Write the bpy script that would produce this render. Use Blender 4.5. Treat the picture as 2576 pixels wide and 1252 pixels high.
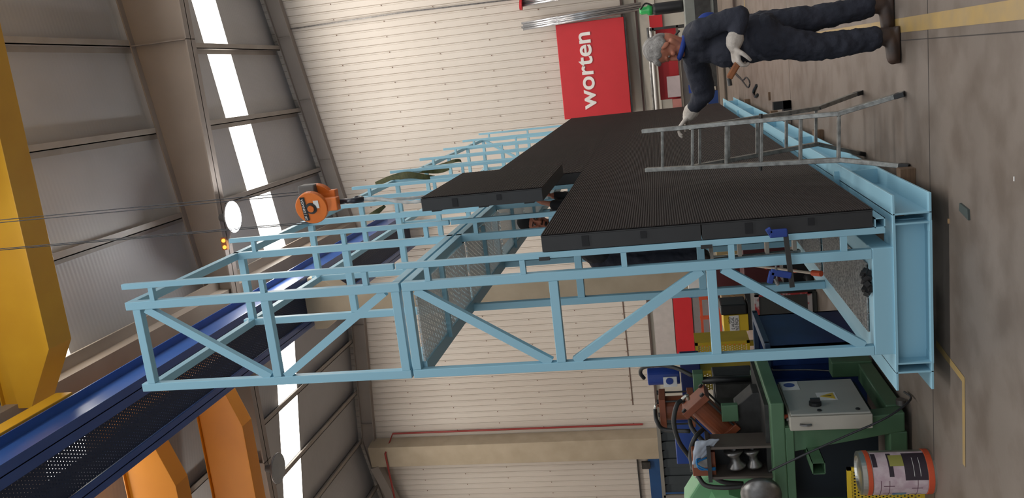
import bpy, bmesh, math, random
from mathutils import Vector, Matrix
PI = math.pi
# ------------------------------------------------------------------ camera, light, exposure
sc = bpy.context.scene
for o in list(bpy.data.objects): bpy.data.objects.remove(o)
col = sc.collection
cam_d = bpy.data.cameras.new('camera'); cam = bpy.data.objects.new('camera', cam_d); col.objects.link(cam); sc.camera = cam
cam_d.sensor_width = 36.0; cam_d.sensor_fit = 'HORIZONTAL'; cam_d.lens = 2139.2/2576*36.0
cam_d.clip_end = 200; cam_d.clip_start = .05
# the phone was held upright, so the photo lies on its side: image right points to the floor
RX = (-0.11178, 0.16155, -0.98051); DY = (-0.97368, -0.21502, 0.07557); FW = (-0.19862, 0.96316, 0.18133)
cam.matrix_world = Matrix(((RX[0], -DY[0], -FW[0], 0), (RX[1], -DY[1], -FW[1], 0), (RX[2], -DY[2], -FW[2], 1.65), (0, 0, 0, 1)))
sc.view_settings.view_transform = 'Standard'; sc.view_settings.look = 'None'
sc.view_settings.gamma = 1.0; sc.view_settings.exposure = 0.0
w = bpy.data.worlds.new('daylight'); sc.world = w; w.use_nodes = True
w.node_tree.nodes['Background'].inputs[0].default_value = (0.86, 0.93, 1.0, 1)
w.node_tree.nodes['Background'].inputs[1].default_value = 0.44

def area(name, loc, sx, sy, power, colr, rot=(0, 0, 0)):
    l = bpy.data.lights.new(name, 'AREA'); l.shape = 'RECTANGLE'; l.size = sx; l.size_y = sy; l.energy = power; l.color = colr
    o = bpy.data.objects.new(name, l); o.location = loc; o.rotation_euler = rot; col.objects.link(o); return o
area('skylight_daylight_far', (3.0, 20.3, 11.6), 12, 1.2, 700, (1.0, .95, .88))
area('skylight_daylight_left', (-11.5, 20.3, 11.6), 12, 1.2, 500, (1.0, .93, .84))
area('skylight_daylight_near', (3.5, 11.8, 11.6), 12, 1.2, 500, (1.0, .96, .9))
area('skylight_daylight_behind', (3.0, 3.0, 11.8), 12, 1.4, 500, (.95, .98, 1.0))

area('camera_side_fill', (2.5, -4.6, 6.0), 14, 5, 260, (.93, .97, 1.0), (PI/2, 0, 0))  # unseen fill added behind the camera to brighten faces turned towards it

for nm, lx, ly, pw in (('high_bay_light_near', -1.6, 7.6, 120), ('left_bay_fill', -7.5, 8.5, 90), ('left_bay_fill_far', -9.5, 15.0, 260)):  # the two left lights are added fill for the orange girders and left bay
    l_ = bpy.data.lights.new(nm, 'POINT'); l_.energy = pw; l_.shadow_soft_size = .2; l_.color = (1, .96, .88)
    o_ = bpy.data.objects.new(nm, l_); o_.location = (lx, ly, 10.7); col.objects.link(o_)

# ------------------------------------------------------------------ materials
MATS = {}
def mat(name, c, rough=.5, metal=0., c2=None, scale=6., bump=0., amt=.5, spec=None, alpha=None, emit=None, detail=4, stretch=None, bscale=None):
    if name in MATS: return MATS[name]
    m = bpy.data.materials.new(name); m.use_nodes = True; nt = m.node_tree; b = nt.nodes['Principled BSDF']
    b.inputs['Base Color'].default_value = (*c, 1); b.inputs['Roughness'].default_value = rough; b.inputs['Metallic'].default_value = metal
    if spec is not None: b.inputs['Specular IOR Level'].default_value = spec
    tc = nt.nodes.new('ShaderNodeTexCoord'); mp = nt.nodes.new('ShaderNodeMapping')
    nt.links.new(tc.outputs['Object'], mp.inputs[0])
    if stretch: mp.inputs['Scale'].default_value = stretch
    n = nt.nodes.new('ShaderNodeTexNoise'); n.inputs['Scale'].default_value = scale; n.inputs['Detail'].default_value = detail
    nt.links.new(mp.outputs[0], n.inputs['Vector'])
    c2 = c2 or tuple(x*.86 for x in c)
    r = nt.nodes.new('ShaderNodeValToRGB'); r.color_ramp.elements[0].position = .5-amt/2; r.color_ramp.elements[1].position = .5+amt/2
    r.color_ramp.elements[0].color = (*c2, 1); r.color_ramp.elements[1].color = (*c, 1)
    nt.links.new(n.outputs['Fac'], r.inputs[0]); nt.links.new(r.outputs[0], b.inputs['Base Color'])
    if bump:
        n2 = nt.nodes.new('ShaderNodeTexNoise'); n2.inputs['Scale'].default_value = bscale or scale*8; nt.links.new(mp.outputs[0], n2.inputs['Vector'])
        bp = nt.nodes.new('ShaderNodeBump'); bp.inputs['Strength'].default_value = bump; bp.inputs['Distance'].default_value = .01
        nt.links.new(n2.outputs['Fac'], bp.inputs['Height']); nt.links.new(bp.outputs[0], b.inputs['Normal'])
    if emit:
        b.inputs['Emission Color'].default_value = (*emit[0], 1); b.inputs['Emission Strength'].default_value = emit[1]
    MATS[name] = m; return m
def glow(name, c, s):
    if name in MATS: return MATS[name]
    m = bpy.data.materials.new(name); m.use_nodes = True; nt = m.node_tree; nt.nodes.remove(nt.nodes['Principled BSDF'])
    e = nt.nodes.new('ShaderNodeEmission'); e.inputs[0].default_value = (*c, 1); e.inputs[1].default_value = s
    nt.links.new(e.outputs[0], nt.nodes['Material Output'].inputs[0]); MATS[name] = m; return m
M_WALL = mat('wall_sheet', (.60, .55, .495), .45, c2=(.51, .455, .40), scale=.5, amt=.5, stretch=(1, 1, .25), detail=6)
M_LOWWALL = mat('low_wall_plaster', (.46, .43, .37), .8, scale=1.2, bump=.2)
M_ROOF = mat('roof_sheet', (.33, .34, .345), .55, c2=(.29, .295, .30), scale=.7, detail=3)
M_PURLIN = mat('purlin_steel', (.33, .30, .27), .5, c2=(.26, .23, .20), scale=2)
M_RAFTER = mat('rafter_paint', (.32, .28, .25), .55, c2=(.27, .235, .21), scale=1.1)
M_CONC = mat('concrete_column_face', (.42, .35, .26), .85, c2=(.34, .28, .2), scale=2, bump=.2)
M_BLUE = mat('light_blue_paint', (.32, .57, .69), .42, c2=(.30, .545, .665), scale=1.5, spec=.4)
M_BLUED = mat('navy_blue_paint', (.03, .09, .30), .28, c2=(.022, .07, .25), scale=2, spec=.6)
M_YCRANE = mat('crane_paint_glare', (.66, .35, .02), .4, c2=(.56, .27, .015), scale=1.2)  # orange crane paint made yellower, glare put into the colour
M_ORANGE = mat('crane_orange_paint', (.78, .28, .010), .4, c2=(.70, .24, .008), scale=1.2)
M_BLACK = mat('cabinet_black', (.030, .030, .031), .55, c2=(.025, .025, .026), scale=9)
M_LOUV = mat('louvre_black', (.024, .017, .016), .62, c2=(.018, .013, .013), scale=3, spec=.25)
M_SLOT = mat('slot_black', (.008, .008, .01), .7)
M_ALU = mat('aluminium', (.36, .36, .34), .42, .75, c2=(.19, .19, .18), scale=22, amt=.35, bump=.15)
M_STEEL = mat('bare_steel', (.30, .29, .28), .38, .85, c2=(.14, .13, .125), scale=14)
M_DARKST = mat('dark_steel', (.07, .068, .065), .5, .5, c2=(.04, .038, .036), scale=10)
M_RED = mat('sign_red', (.52, .016, .024), .5, c2=(.47, .014, .02), scale=2)
M_WHITE = mat('sign_white', (.80, .77, .74), .5)
M_SKYL = glow('skylight_sheet', (1.0, .95, .87), 5.0)

# ------------------------------------------------------------------ mesh helpers
class MB:
    def __init__(s): s.v = []; s.f = []
    def add(s, vs, fs):
        n = len(s.v); s.v += [tuple(v) for v in vs]; s.f += [tuple(i+n for i in f) for f in fs]; return s
    def box(s, x0, x1, y0, y1, z0, z1):
        x0, x1 = min(x0, x1), max(x0, x1); y0, y1 = min(y0, y1), max(y0, y1); z0, z1 = min(z0, z1), max(z0, z1)
        return s.add([(x0,y0,z0),(x1,y0,z0),(x1,y1,z0),(x0,y1,z0),(x0,y0,z1),(x1,y0,z1),(x1,y1,z1),(x0,y1,z1)],
                     [(0,3,2,1),(4,5,6,7),(0,1,5,4),(1,2,6,5),(2,3,7,6),(3,0,4,7)])
    def obox(s, c, half, R):
        c = Vector(c); vs = []
        for dz in (-1, 1):
            for dx, dy in ((-1,-1),(1,-1),(1,1),(-1,1)):
                vs.append(c + R @ Vector((dx*half[0], dy*half[1], dz*half[2])))
        return s.add(vs, [(0,3,2,1),(4,5,6,7),(0,1,5,4),(1,2,6,5),(2,3,7,6),(3,0,4,7)])
    def bar(s, p, q, a, b, up=(0, 1, 0)):
        """rectangular bar from p to q, width a across, b along 'up'"""
        p = Vector(p); q = Vector(q); z = (q-p).normalized(); u = Vector(up); x = u.cross(z)
        if x.length < 1e-4: x = Vector((1, 0, 0)).cross(z)
        x.normalize(); y = z.cross(x); R = Matrix((x, y, z)).transposed()
        return s.obox((p+q)/2, (a/2, b/2, (q-p).length/2), R)
    def cyl(s, p, q, r, r2=None, n=16, caps=True):
        r2 = r if r2 is None else r2
        p = Vector(p); q = Vector(q); z = (q-p).normalized(); t = Vector((0, 0, 1)) if abs(z.z) < .9 else Vector((1, 0, 0))
        x = t.cross(z).normalized(); y = z.cross(x); vs = []
        for c, rr in ((p, r), (q, r2)):
            for i in range(n):
                a = 2*PI*i/n; vs.append(c + x*math.cos(a)*rr + y*math.sin(a)*rr)
        fs = [(i, (i+1) % n, n+(i+1) % n, n+i) for i in range(n)]
        if caps: fs += [tuple(range(n-1, -1, -1)), tuple(range(n, 2*n))]
        return s.add(vs, fs)
    def tube(s, pts, r, n=8, closed=False):
        pts = [Vector(p) for p in pts]; m = len(pts); rs = r if isinstance(r, (list, tuple)) else [r]*m
        vs = []; prev = None
        for i, p in enumerate(pts):
            d = (pts[min(i+1, m-1)] - pts[max(i-1, 0)]).normalized()
            if prev is None:
                t = Vector((0, 0, 1)) if abs(d.z) < .9 else Vector((1, 0, 0)); x = t.cross(d).normalized()
            else:
                x = (prev - d*prev.dot(d)).normalized()
            prev = x; y = d.cross(x)
            for k in range(n):
                a = 2*PI*k/n; vs.append(p + (x*math.cos(a) + y*math.sin(a))*rs[i])
        fs = []
        for i in range(m-1):
            for k in range(n): fs.append((i*n+k, i*n+(k+1) % n, (i+1)*n+(k+1) % n, (i+1)*n+k))
        fs += [tuple(range(n-1, -1, -1)), tuple(range((m-1)*n, m*n))]
        return s.add(vs, fs)
    def prism(s, poly, axis, a, b):
        """extrude a 2D polygon along an axis. axis 0: poly=(y,z); 1: poly=(x,z); 2: poly=(x,y)"""
        n = len(poly)
        def P(u, v, t): return ((t, u, v), (u, t, v), (u, v, t))[axis]
        vs = [P(u, v, a) for u, v in poly] + [P(u, v, b) for u, v in poly]
        return s.add(vs, [(i, (i+1) % n, n+(i+1) % n, n+i) for i in range(n)] + [tuple(range(n-1, -1, -1)), tuple(range(n, 2*n))])
    def rev(s, prof, c, ax=(0, 0, 1), n=24):
        """lathe: prof = [(r, h)] round axis ax through c"""
        c = Vector(c); z = Vector(ax).normalized(); t = Vector((0, 0, 1)) if abs(z.z) < .9 else Vector((1, 0, 0))
        x = t.cross(z).normalized(); y = z.cross(x); vs = []; m = len(prof)
        for r, h in prof:
            for k in range(n):
                a = 2*PI*k/n; vs.append(c + z*h + (x*math.cos(a) + y*math.sin(a))*max(r, 1e-4))
        fs = [(i*n+k, i*n+(k+1) % n, (i+1)*n+(k+1) % n, (i+1)*n+k) for i in range(m-1) for k in range(n)]
        return s.add(vs, fs)
    def xf(s, M):
        s.v = [tuple(M @ Vector(v)) for v in s.v]; return s
    def build(s, name, m, parent=None, smooth=False, bev=0., org=None, sub=0):
        o3 = Vector(parent_origin(parent)) if parent else Vector(org or (0, 0, 0))
        me = bpy.data.meshes.new(name); me.from_pydata([tuple(Vector(v)-o3) for v in s.v], [], s.f); me.update()
        bm = bmesh.new(); bm.from_mesh(me); bmesh.ops.recalc_face_normals(bm, faces=bm.faces); bm.to_mesh(me); bm.free()
        me.materials.append(m); o = bpy.data.objects.new(name, me); col.objects.link(o)
        if parent: o.parent = parent
        else: o.location = o3
        if smooth:
            for p in me.polygons: p.use_smooth = True
        if bev:
            md = o.modifiers.new('bevel', 'BEVEL'); md.width = bev; md.segments = 2; md.limit_method = 'ANGLE'; md.angle_limit = .6
        if sub:
            md = o.modifiers.new('sub', 'SUBSURF'); md.levels = sub; md.render_levels = sub
        return o
def parent_origin(p):
    v = Vector((0, 0, 0))
    while p: v = v + p.location; p = p.parent
    return v
def tag(o, label=None, cat=None, group=None, kind=None):
    if label: o['label'] = label
    if cat: o['category'] = cat
    if group: o['group'] = group
    if kind: o['kind'] = kind
    return o
def thing(name, loc, label, cat, group=None):
    o = bpy.data.objects.new(name, None); o.empty_display_size = .1; col.objects.link(o); o.location = loc
    return tag(o, label, cat, group)
def copy_tree(o, loc=None, label=None, parent=None):
    c = o.copy(); col.objects.link(c); c.parent = parent
    if loc is not None: c.location = loc
    if label: c['label'] = label
    for ch in list(o.children): copy_tree(ch, None, None, c)
    return c
def struct(o): o['kind'] = 'structure'; return o
def B(*a): return MB().box(*a)

# ------------------------------------------------------------------ the hall
XV, ZV, SL = -4.2, 11.45, .12              # valley line of the two bays, purlin underside there, roof slope
RIDGE_R, RIDGE_L, END_R, END_L = 3.1, -11.5, 10.4, -18.8
def zroof(x):
    if x >= XV: return ZV + SL*(min(x, RIDGE_R)-XV) - SL*max(0, x-RIDGE_R)
    return ZV + SL*(XV-max(x, RIDGE_L)) - SL*max(0, RIDGE_L-x)
def ywall(x): return 24.0 - .1452*x
Y_BACK = -5.0
WD = Vector((-.9896, .1437, 0)); WN = Vector((.1437, .9896, 0))   # wall direction (leftwards) and outward normal

# floor: concrete slab with stains
fl = B(-24, 16, -8, 32, -.2, 0)
M_FLOOR = mat('concrete_floor', (.215, .175, .147), .5, c2=(.16, .129, .107), scale=.55, amt=.45, bump=.05, bscale=40, detail=8, spec=.35)
nt = M_FLOOR.node_tree
n3 = nt.nodes.new('ShaderNodeTexNoise'); n3.inputs['Scale'].default_value = 3.2; n3.inputs['Detail'].default_value = 8
r3 = nt.nodes.new('ShaderNodeValToRGB'); r3.color_ramp.elements[0].position = .36; r3.color_ramp.elements[0].color = (.74, .70, .66, 1); r3.color_ramp.elements[1].position = .56
mx = nt.nodes.new('ShaderNodeMix'); mx.data_type = 'RGBA'; mx.blend_type = 'MULTIPLY'; mx.inputs[0].default_value = 1
tc = [n for n in nt.nodes if n.type == 'TEX_COORD'][0]
nt.links.new(tc.outputs['Object'], n3.inputs['Vector']); nt.links.new(n3.outputs['Fac'], r3.inputs[0])
base = [n for n in nt.nodes if n.type == 'VALTORGB' and n != r3][0]
nt.links.new(base.outputs[0], mx.inputs[6]); nt.links.new(r3.outputs[0], mx.inputs[7]); nt.links.new(mx.outputs[2], nt.nodes['Principled BSDF'].inputs['Base Color'])
struct(fl.build('floor', M_FLOOR))
M_YLINE = mat('yellow_floor_paint', (.44, .28, .075), .55, c2=(.30, .22, .12), scale=7, amt=.7)
M_JOINT = mat('floor_joint', (.06, .05, .045), .9)
struct(B(-.012, .083, -1, 17.2, 0, .002).build('trim_1', M_YLINE))
ln = MB(); ln.add([(-1.97,5.62,.002),(-2.02,5.62,.002),(-2.07,5.135,.002),(-2.60,5.135,.002),(-2.60,5.088,.002),(-2.03,5.088,.002)], [(0,1,2),(0,2,5),(2,3,4,5)]); struct(ln.build('trim_2', M_YLINE))
struct(B(.5, 1.35, 16.2, 16.3, 0, .002).build('trim_3', M_YLINE))
j = MB()
for y in (5.70, 11.35, 17.0): j.box(-14, 9, y-.004, y+.004, 0, .0015)
j.box(-.068, -.062, -1, 17, 0, .0015)
struct(j.build('trim_4', M_JOINT))

# back wall: upright ribbed sheet above a plastered plinth
def wallpt(x, z, off=0): return (x - WN.x*off, ywall(x) - WN.y*off, z)
wm = MB(); x = END_R; pitch = .212; prof = []
while x > END_L:
    prof += [(x, 0), (x-.012, .022), (x-.024, 0), (x-.05, 0), (x-.058, .008), (x-.066, 0)]
    x -= pitch
prof.append((END_L, 0))
Z0 = 2.42
top = []
for (xx, d) in prof:
    wm.v.append((xx + WN.x*d, ywall(xx) + WN.y*d, Z0)); wm.v.append((xx + WN.x*d, ywall(xx) + WN.y*d, zroof(xx)+.45))
for i in range(len(prof)-1): wm.f.append((2*i, 2*i+2, 2*i+3, 2*i+1))
struct(wm.build('wall_back', M_WALL))
def wallbox(x0, x1, z0, z1, d0, d1, mb=None):
    """box lying along the back wall between x0>x1, from d0 to d1 in front of it"""
    mb = mb or MB(); vs = []
    for z in (z0, z1):
        for xx, d in ((x0, d0), (x1, d0), (x1, d1), (x0, d1)): vs.append(wallpt(xx, z, d))
    return mb.add(vs, [(0,3,2,1),(4,5,6,7),(0,1,5,4),(1,2,6,5),(2,3,7,6),(3,0,4,7)])
struct(wallbox(END_R, END_L, 0, Z0+.05, -.25, -.02).build('wall_plinth', M_LOWWALL))
struct(wallbox(END_R, END_L, Z0-.03, Z0+.03, -.05, .05).build('trim_5', mat('drip_strip', (.10, .07, .06), .6)))
sm = MB(); zz = 3.2; k = 0
random.seed(5)
while zz < 12.3:
    x = END_R-.03; i = 0
    while x > END_L+1:
        if (i+k) % 2 == 0 and zz < zroof(x)-.1:
            p = wallpt(x-.012, zz, .004); sm.box(p[0]-.012, p[0]+.012, p[1]-.012, p[1]+.004, zz-.012, zz+.012)
        x -= pitch; i += 1
    zz += 1.45 if k % 2 else 0.0001+1.45; k += 1
struct(sm.build('trim_6', mat('rusty_screw', (.16, .08, .05), .7)))
# grimy seam across the left part of the wall sheet
struct(wallbox(-4.6, -10.6, 3.14, 3.17, 0, .012).build('trim_7', mat('seam_grime', (.13, .08, .06), .9)))
# left end wall
struct(B(END_L-.2, END_L, Y_BACK, 28, 0, 11.6).build('wall_left', M_WALL))

# roof: ribbed sheets carried by purlins, daylight strips across the slope
def roof_patch(mb, x0, x1, y0, y1, up=.20, th=.05):
    n = max(1, int(abs(y1-y0)/.25)); vs = []
    for xx in (x0, x1):
        z = zroof(xx)+up
        vs += [(xx, y0, z), (xx, y1, z), (xx, y0, z+th), (xx, y1, z+th)]
    mb.add(vs, [(0,1,5,4),(2,6,7,3),(0,4,6,2),(1,3,7,5),(0,2,3,1),(4,5,7,6)])
STRIPS = [(2.2, 3.4), (11.25, 12.25), (19.75, 20.95)]
ycuts = []; yc = Y_BACK
for a, b in STRIPS: ycuts.append((yc, a)); yc = b
ycuts.append((yc, 28.5))
XB = [END_R, RIDGE_R, XV, RIDGE_L, END_L]
rm = MB(); sk = MB()
for i in range(4):
    for a, b in ycuts: roof_patch(rm, XB[i], XB[i+1], a, b)
    for a, b in STRIPS:
        if i in (0, 1, 2, 3): roof_patch(sk, XB[i], XB[i+1], a, b, .2, .02)
M_ROOF2 = mat('roof_sheet_ribbed', (.42, .42, .43), .5, c2=(.37, .37, .375), scale=.8)
nt = M_ROOF2.node_tree; wv = nt.nodes.new('ShaderNodeTexWave'); wv.bands_direction = 'Y'; wv.inputs['Scale'].default_value = 3.2
bp = nt.nodes.new('ShaderNodeBump'); bp.inputs['Strength'].default_value = .35; bp.inputs['Distance'].default_value = .004
nt.links.new([n for n in nt.nodes if n.type == 'TEX_COORD'][0].outputs['Object'], wv.inputs['Vector'])
nt.links.new(wv.outputs['Fac'], bp.inputs['Height']); nt.links.new(bp.outputs[0], nt.nodes['Principled BSDF'].inputs['Normal'])
struct(rm.build('ceiling', M_ROOF2))
struct(sk.build('window_1', M_SKYL))
# purlins (Z sections running along the hall)
pm = MB()
for x in (8.6, 6.8, 5.05, 3.25, 1.45, -.35, -2.15, -6.0, -7.8, -9.65, -11.5, -13.3, -15.1, -17):
    z = zroof(x); y1 = ywall(x)-.1
    pm.box(x-.010, x+.010, Y_BACK, y1, z, z+.22); pm.box(x-.01, x+.12, Y_BACK, y1, z, z+.02); pm.box(x-.12, x+.01, Y_BACK, y1, z+.18, z+.2)
struct(pm.build('trim_8', M_PURLIN))
# valley gutter box between the bays
g = MB(); g.box(XV-.42, XV+.42, Y_BACK, 24.3, 10.95, 11.0); g.box(XV-.42, XV-.38, Y_BACK, 24.3, 11.0, 11.62); g.box(XV+.38, XV+.42, Y_BACK, 24.3, 11.0, 11.62)
g.box(XV+.42, XV+.62, Y_BACK, 24.3, 11.22, 11.26); g.box(XV-.62, XV-.42, Y_BACK, 24.3, 11.22, 11.26)
struct(g.build('trim_9', mat('gutter_metal', (.36, .31, .26), .4, c2=(.28, .23, .19), scale=1)))
# tapered portal rafters and the gable rafter
def rafter(y, zb=10.86, fl=.17):
    m = MB(); xs = [END_R, RIDGE_R, XV, RIDGE_L, END_L]
    for a, b in zip(xs, xs[1:]):
        m.add([(a,y-.012,zb),(b,y-.012,zb),(b,y-.012,zroof(b)),(a,y-.012,zroof(a)),(a,y+.012,zb),(b,y+.012,zb),(b,y+.012,zroof(b)),(a,y+.012,zroof(a))],
              [(0,3,2,1),(4,5,6,7),(0,1,5,4),(2,3,7,6)])
        for zz in ('t', 'b'):
            za, zb2 = (zroof(a), zroof(b)) if zz == 't' else (zb+.03, zb+.03)
            m.add([(a,y-fl,za-.03),(b,y-fl,zb2-.03),(b,y+fl,zb2-.03),(a,y+fl,za-.03),(a,y-fl,za),(b,y-fl,zb2),(b,y+fl,zb2),(a,y+fl,za)],
                  [(0,3,2,1),(4,5,6,7),(0,1,5,4),(1,2,6,5),(2,3,7,6),(3,0,4,7)])
    for xx in (1.45, -7.8):
        m.box(xx-.008, xx+.008, y-fl, y+fl, zb, zroof(xx))
    return m
struct(rafter(16.5).build('trim_10', M_RAFTER))
struct(rafter(7.6).build('trim_11', M_RAFTER))
gm = MB(); xs = [END_R, RIDGE_R, XV, RIDGE_L, END_L]
for a, b in zip(xs, xs[1:]):
    for (d0, d1, z0, z1) in ((.10, .12, -.42, 0), (0, .22, -.44, -.42), (0, .22, -.02, 0)):
        vs = []
        for dz in (z0, z1):
            for xx, d in ((a, d0), (b, d0), (b, d1), (a, d1)):
                p = wallpt(xx, zroof(xx)+dz, d); vs.append(p)
        gm.add(vs, [(0,3,2,1),(4,5,6,7),(0,1,5,4),(1,2,6,5),(2,3,7,6),(3,0,4,7)])
for i in range(16):
    xx = 9-1.8*i
    wallbox(xx+.006, xx-.006, zroof(xx)-.42, zroof(xx)-.01, .0, .2, gm)
struct(gm.build('trim_12', M_RAFTER))
# concrete columns with corbels
cm = B(XV-.27, XV+.2, 16.3, 16.75, 0, 10.95)
for s in (-1, 1):
    cm.prism([(XV+s*.25, 8.45), (XV+s*.25, 9.12), (XV+s*.56, 9.12), (XV+s*.56, 8.85)], 1, 16.28, 16.78)
struct(cm.build('trim_13', M_CONC, bev=.02))
struct(wallbox(-11.45, -12.2, 0, 12.0, .02, .62).build('trim_14', M_CONC, bev=.02))
# gable bracing member falling to the left of the gable column
m = MB(); m.bar(wallpt(-12.2, 11.9, .5), wallpt(-16.5, 10.7, .5), .3, .3); struct(m.build('trim_15', M_RAFTER))

# ------------------------------------------------------------------ crane runway and bridge cranes
run = thing('crane_runway', (XV, 10, 9.2), 'navy blue crane runway with dark grating underside, running along the hall below the roof', 'crane runway')
def ibeam_y(x0, x1, y0, y1, z0, z1, t=.02, tw=.015):
    xm = (x0+x1)/2; return MB().box(x0, x1, y0, y1, z0, z0+t).box(x0, x1, y0, y1, z1-t, z1).box(xm-tw/2, xm+tw/2, y0, y1, z0, z1)
ibeam_y(-3.89, -3.62, Y_BACK, 24.2, 9.2, 9.9).build('runway_beam', M_BLUED, run)
ibeam_y(-4.72, -4.51, Y_BACK, 24.6, 9.2, 9.9).build('runway_beam', M_BLUED, run)
for x in (-3.755, -4.615): B(x-.03, x+.03, Y_BACK, 24.1, 9.9, 9.96).build('crane_rail', M_DARKST, run)
def holed(name, c, sx, sy, hole, metal=.6, rough=.45, axes='XY', rot=0., solid=False):
    """sheet pierced by rows of openings (brick pattern mortar = metal)"""
    m = bpy.data.materials.new(name); m.use_nodes = True; nt = m.node_tree; b = nt.nodes['Principled BSDF']
    b.inputs['Base Color'].default_value = (*c, 1); b.inputs['Metallic'].default_value = metal; b.inputs['Roughness'].default_value = rough
    tc = nt.nodes.new('ShaderNodeTexCoord'); sp = nt.nodes.new('ShaderNodeSeparateXYZ'); cb = nt.nodes.new('ShaderNodeCombineXYZ')
    nt.links.new(tc.outputs['Object'], sp.inputs[0]); nt.links.new(sp.outputs[axes[0]], cb.inputs[0]); nt.links.new(sp.outputs[axes[1]], cb.inputs[1])
    mp = nt.nodes.new('ShaderNodeMapping'); mp.inputs['Rotation'].default_value = (0, 0, rot); nt.links.new(cb.outputs[0], mp.inputs[0])
    br = nt.nodes.new('ShaderNodeTexBrick'); br.inputs['Scale'].default_value = 1.0
    br.inputs['Brick Width'].default_value = sx; br.inputs['Row Height'].default_value = sy; br.inputs['Mortar Size'].default_value = hole
    br.inputs['Mortar Smooth'].default_value = .05; br.inputs['Color1'].default_value = (1,1,1,1); br.inputs['Color2'].default_value = (1,1,1,1); br.inputs['Mortar'].default_value = (0,0,0,1)
    nt.links.new(mp.outputs[0], br.inputs['Vector'])
    tr = nt.nodes.new('ShaderNodeBsdfTransparent'); ms = nt.nodes.new('ShaderNodeMixShader')
    nt.links.new(br.outputs['Color'], ms.inputs[0]); nt.links.new(b.outputs[0], ms.inputs[2 if solid else 1]); nt.links.new(tr.outputs[0], ms.inputs[1 if solid else 2])
    nt.links.new(ms.outputs[0], nt.nodes['Material Output'].inputs[0]); MATS[name] = m; return m
M_RUNG = mat('runway_grating', (.016, .026, .05), .7, c2=(.012, .018, .038), scale=30, bump=.6)
M_RUNH = holed('runway_grating_pierced', (.012, .024, .06), .05, .05, .0205, 0, .7, 'XY')
B(-4.51, -3.89, Y_BACK, 24.2, 9.24, 9.242).build('walkway_grating', M_RUNH, run)

def crane(name, y0, y1, x0, x1, zb, h, runx, tap, label, M_C, ys=None):
    t = thing(name, (runx, (y0+y1)/2, 9.96), label, 'crane')
    s = 1 if x1 > x0 else -1
    for (a, b) in ys or [(y0, y1)]:
        poly = [(x0, zb+h), (x0, zb+h*.55), (x0+s*tap, zb), (x1, zb), (x1, zb+h)]
        g = MB().prism(poly, 1, a+.03, b-.03).box(min(x0,x1), max(x0,x1), a-.03, b+.03, zb+h, zb+h+.02)
        g.build('girder', M_C, t, bev=.006)
    a = min(q[0] for q in ys or [(y0, y1)])-1.5; b = max(q[1] for q in ys or [(y0, y1)])-.55
    B(runx-.14, runx+.13, a, b, 10.0, 10.26).build('end_carriage', M_C, t, bev=.01)
    for yy in (a+.3, b-.3):
        MB().cyl((runx-.05, yy, 10.11), (runx+.05, yy, 10.11), .15).build('wheel', M_DARKST, t)
    return t
crane('bridge_crane', 10.06, 10.6, -3.85, 10.2, 10.25, .9, -3.755, .85, 'yellow overhead crane girder crossing high over the hall, its end resting on the navy runway', M_YCRANE)
crane('bridge_crane', 12.2, 15.1, -4.75, -18.6, 10.25, .9, -4.615, 1.45, 'orange twin-girder overhead crane of the farther bay, partly hidden by the navy runway', M_ORANGE, ys=[(12.2, 12.65), (14.65, 15.1)])

# ------------------------------------------------------------------ light blue display structure
YN = 5.34; NF = 9; SP = 1.6; YE = YN+SP*(NF-1)
st = thing('display_support_frame', (-1.45, YN, .1), 'long light blue steel frame of uprights, diagonals and gratings on wide flange base beams', 'steel frame')
XI0, XI1, XO0, XO1, XR0, XR1 = -1.336, -1.276, -1.955, -1.895, -1.182, -1.142
T = .06
for k in range(NF):
    y = YN+k*SP; y2 = y+T
    lo, mid0, mid1, top = .44, 3.44, 3.455, 5.51
    for (a, b) in ((lo, mid0), (mid1, top)):
        B(XI0, XI1, y, y2, a, b).build('upright', M_BLUE, st, bev=.004)
        B(XO0, XO1, y, y2, a, b).build('upright', M_BLUE, st, bev=.004)
    B(XR0, XR1, y, y+.04, .36, 3.46).build('mounting_rail', M_BLUE, st, bev=.003)
    B(XR0, XR1, y, y+.04, 3.475, 5.51).build('mounting_rail', M_BLUE, st, bev=.003)
    for z in (5.43, 4.44, 3.49, 3.41, 2.41, 1.40): B(XO1, XI0, y+.001, y2-.001, z-.03, z+.03).build('cross_rung', M_BLUE, st, bev=.003)
    for z in (5.288, 4.44, 3.69, 3.25, 2.6, 1.94, 1.27, .6): B(XI1, XR0, y, y+.04, z-.018, z+.018).build('rail_link', M_BLUE, st)
    if k in (0, NF-1):
        for (za, zb) in ((5.36, 4.5), (3.57, 4.38), (3.35, 2.48), (1.46, 2.32), (1.33, .5)):
            MB().bar((XI0, y+.03, za), (XO1, y+.03, zb), .055, .05).build('diagonal_brace', M_BLUE, st)
for (px_, z_) in ((0, 2.45), (0, 1.42)): B(XR0-.012, XR0+.012, YN-.006, YN+.03, z_-.035, z_+.035).build('rail_clip', M_BLACK, st)
# lengthwise chords
for (x0, x1, z0, z1) in ((XI0, XI1, 5.45, 5.51), (XO0, XO1, 5.40, 5.46), (XI0, XI1, 3.46, 3.52), (XO0, XO1, 3.46, 3.52), (XI0-.02, XI1, 3.38, 3.44), (XO0, XO1+.04, 3.35, 3.44)):
    B(x0, x1, YN+T, YE, z0, z1).build('lengthwise_chord', M_BLUE, st, bev=.003)
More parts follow.
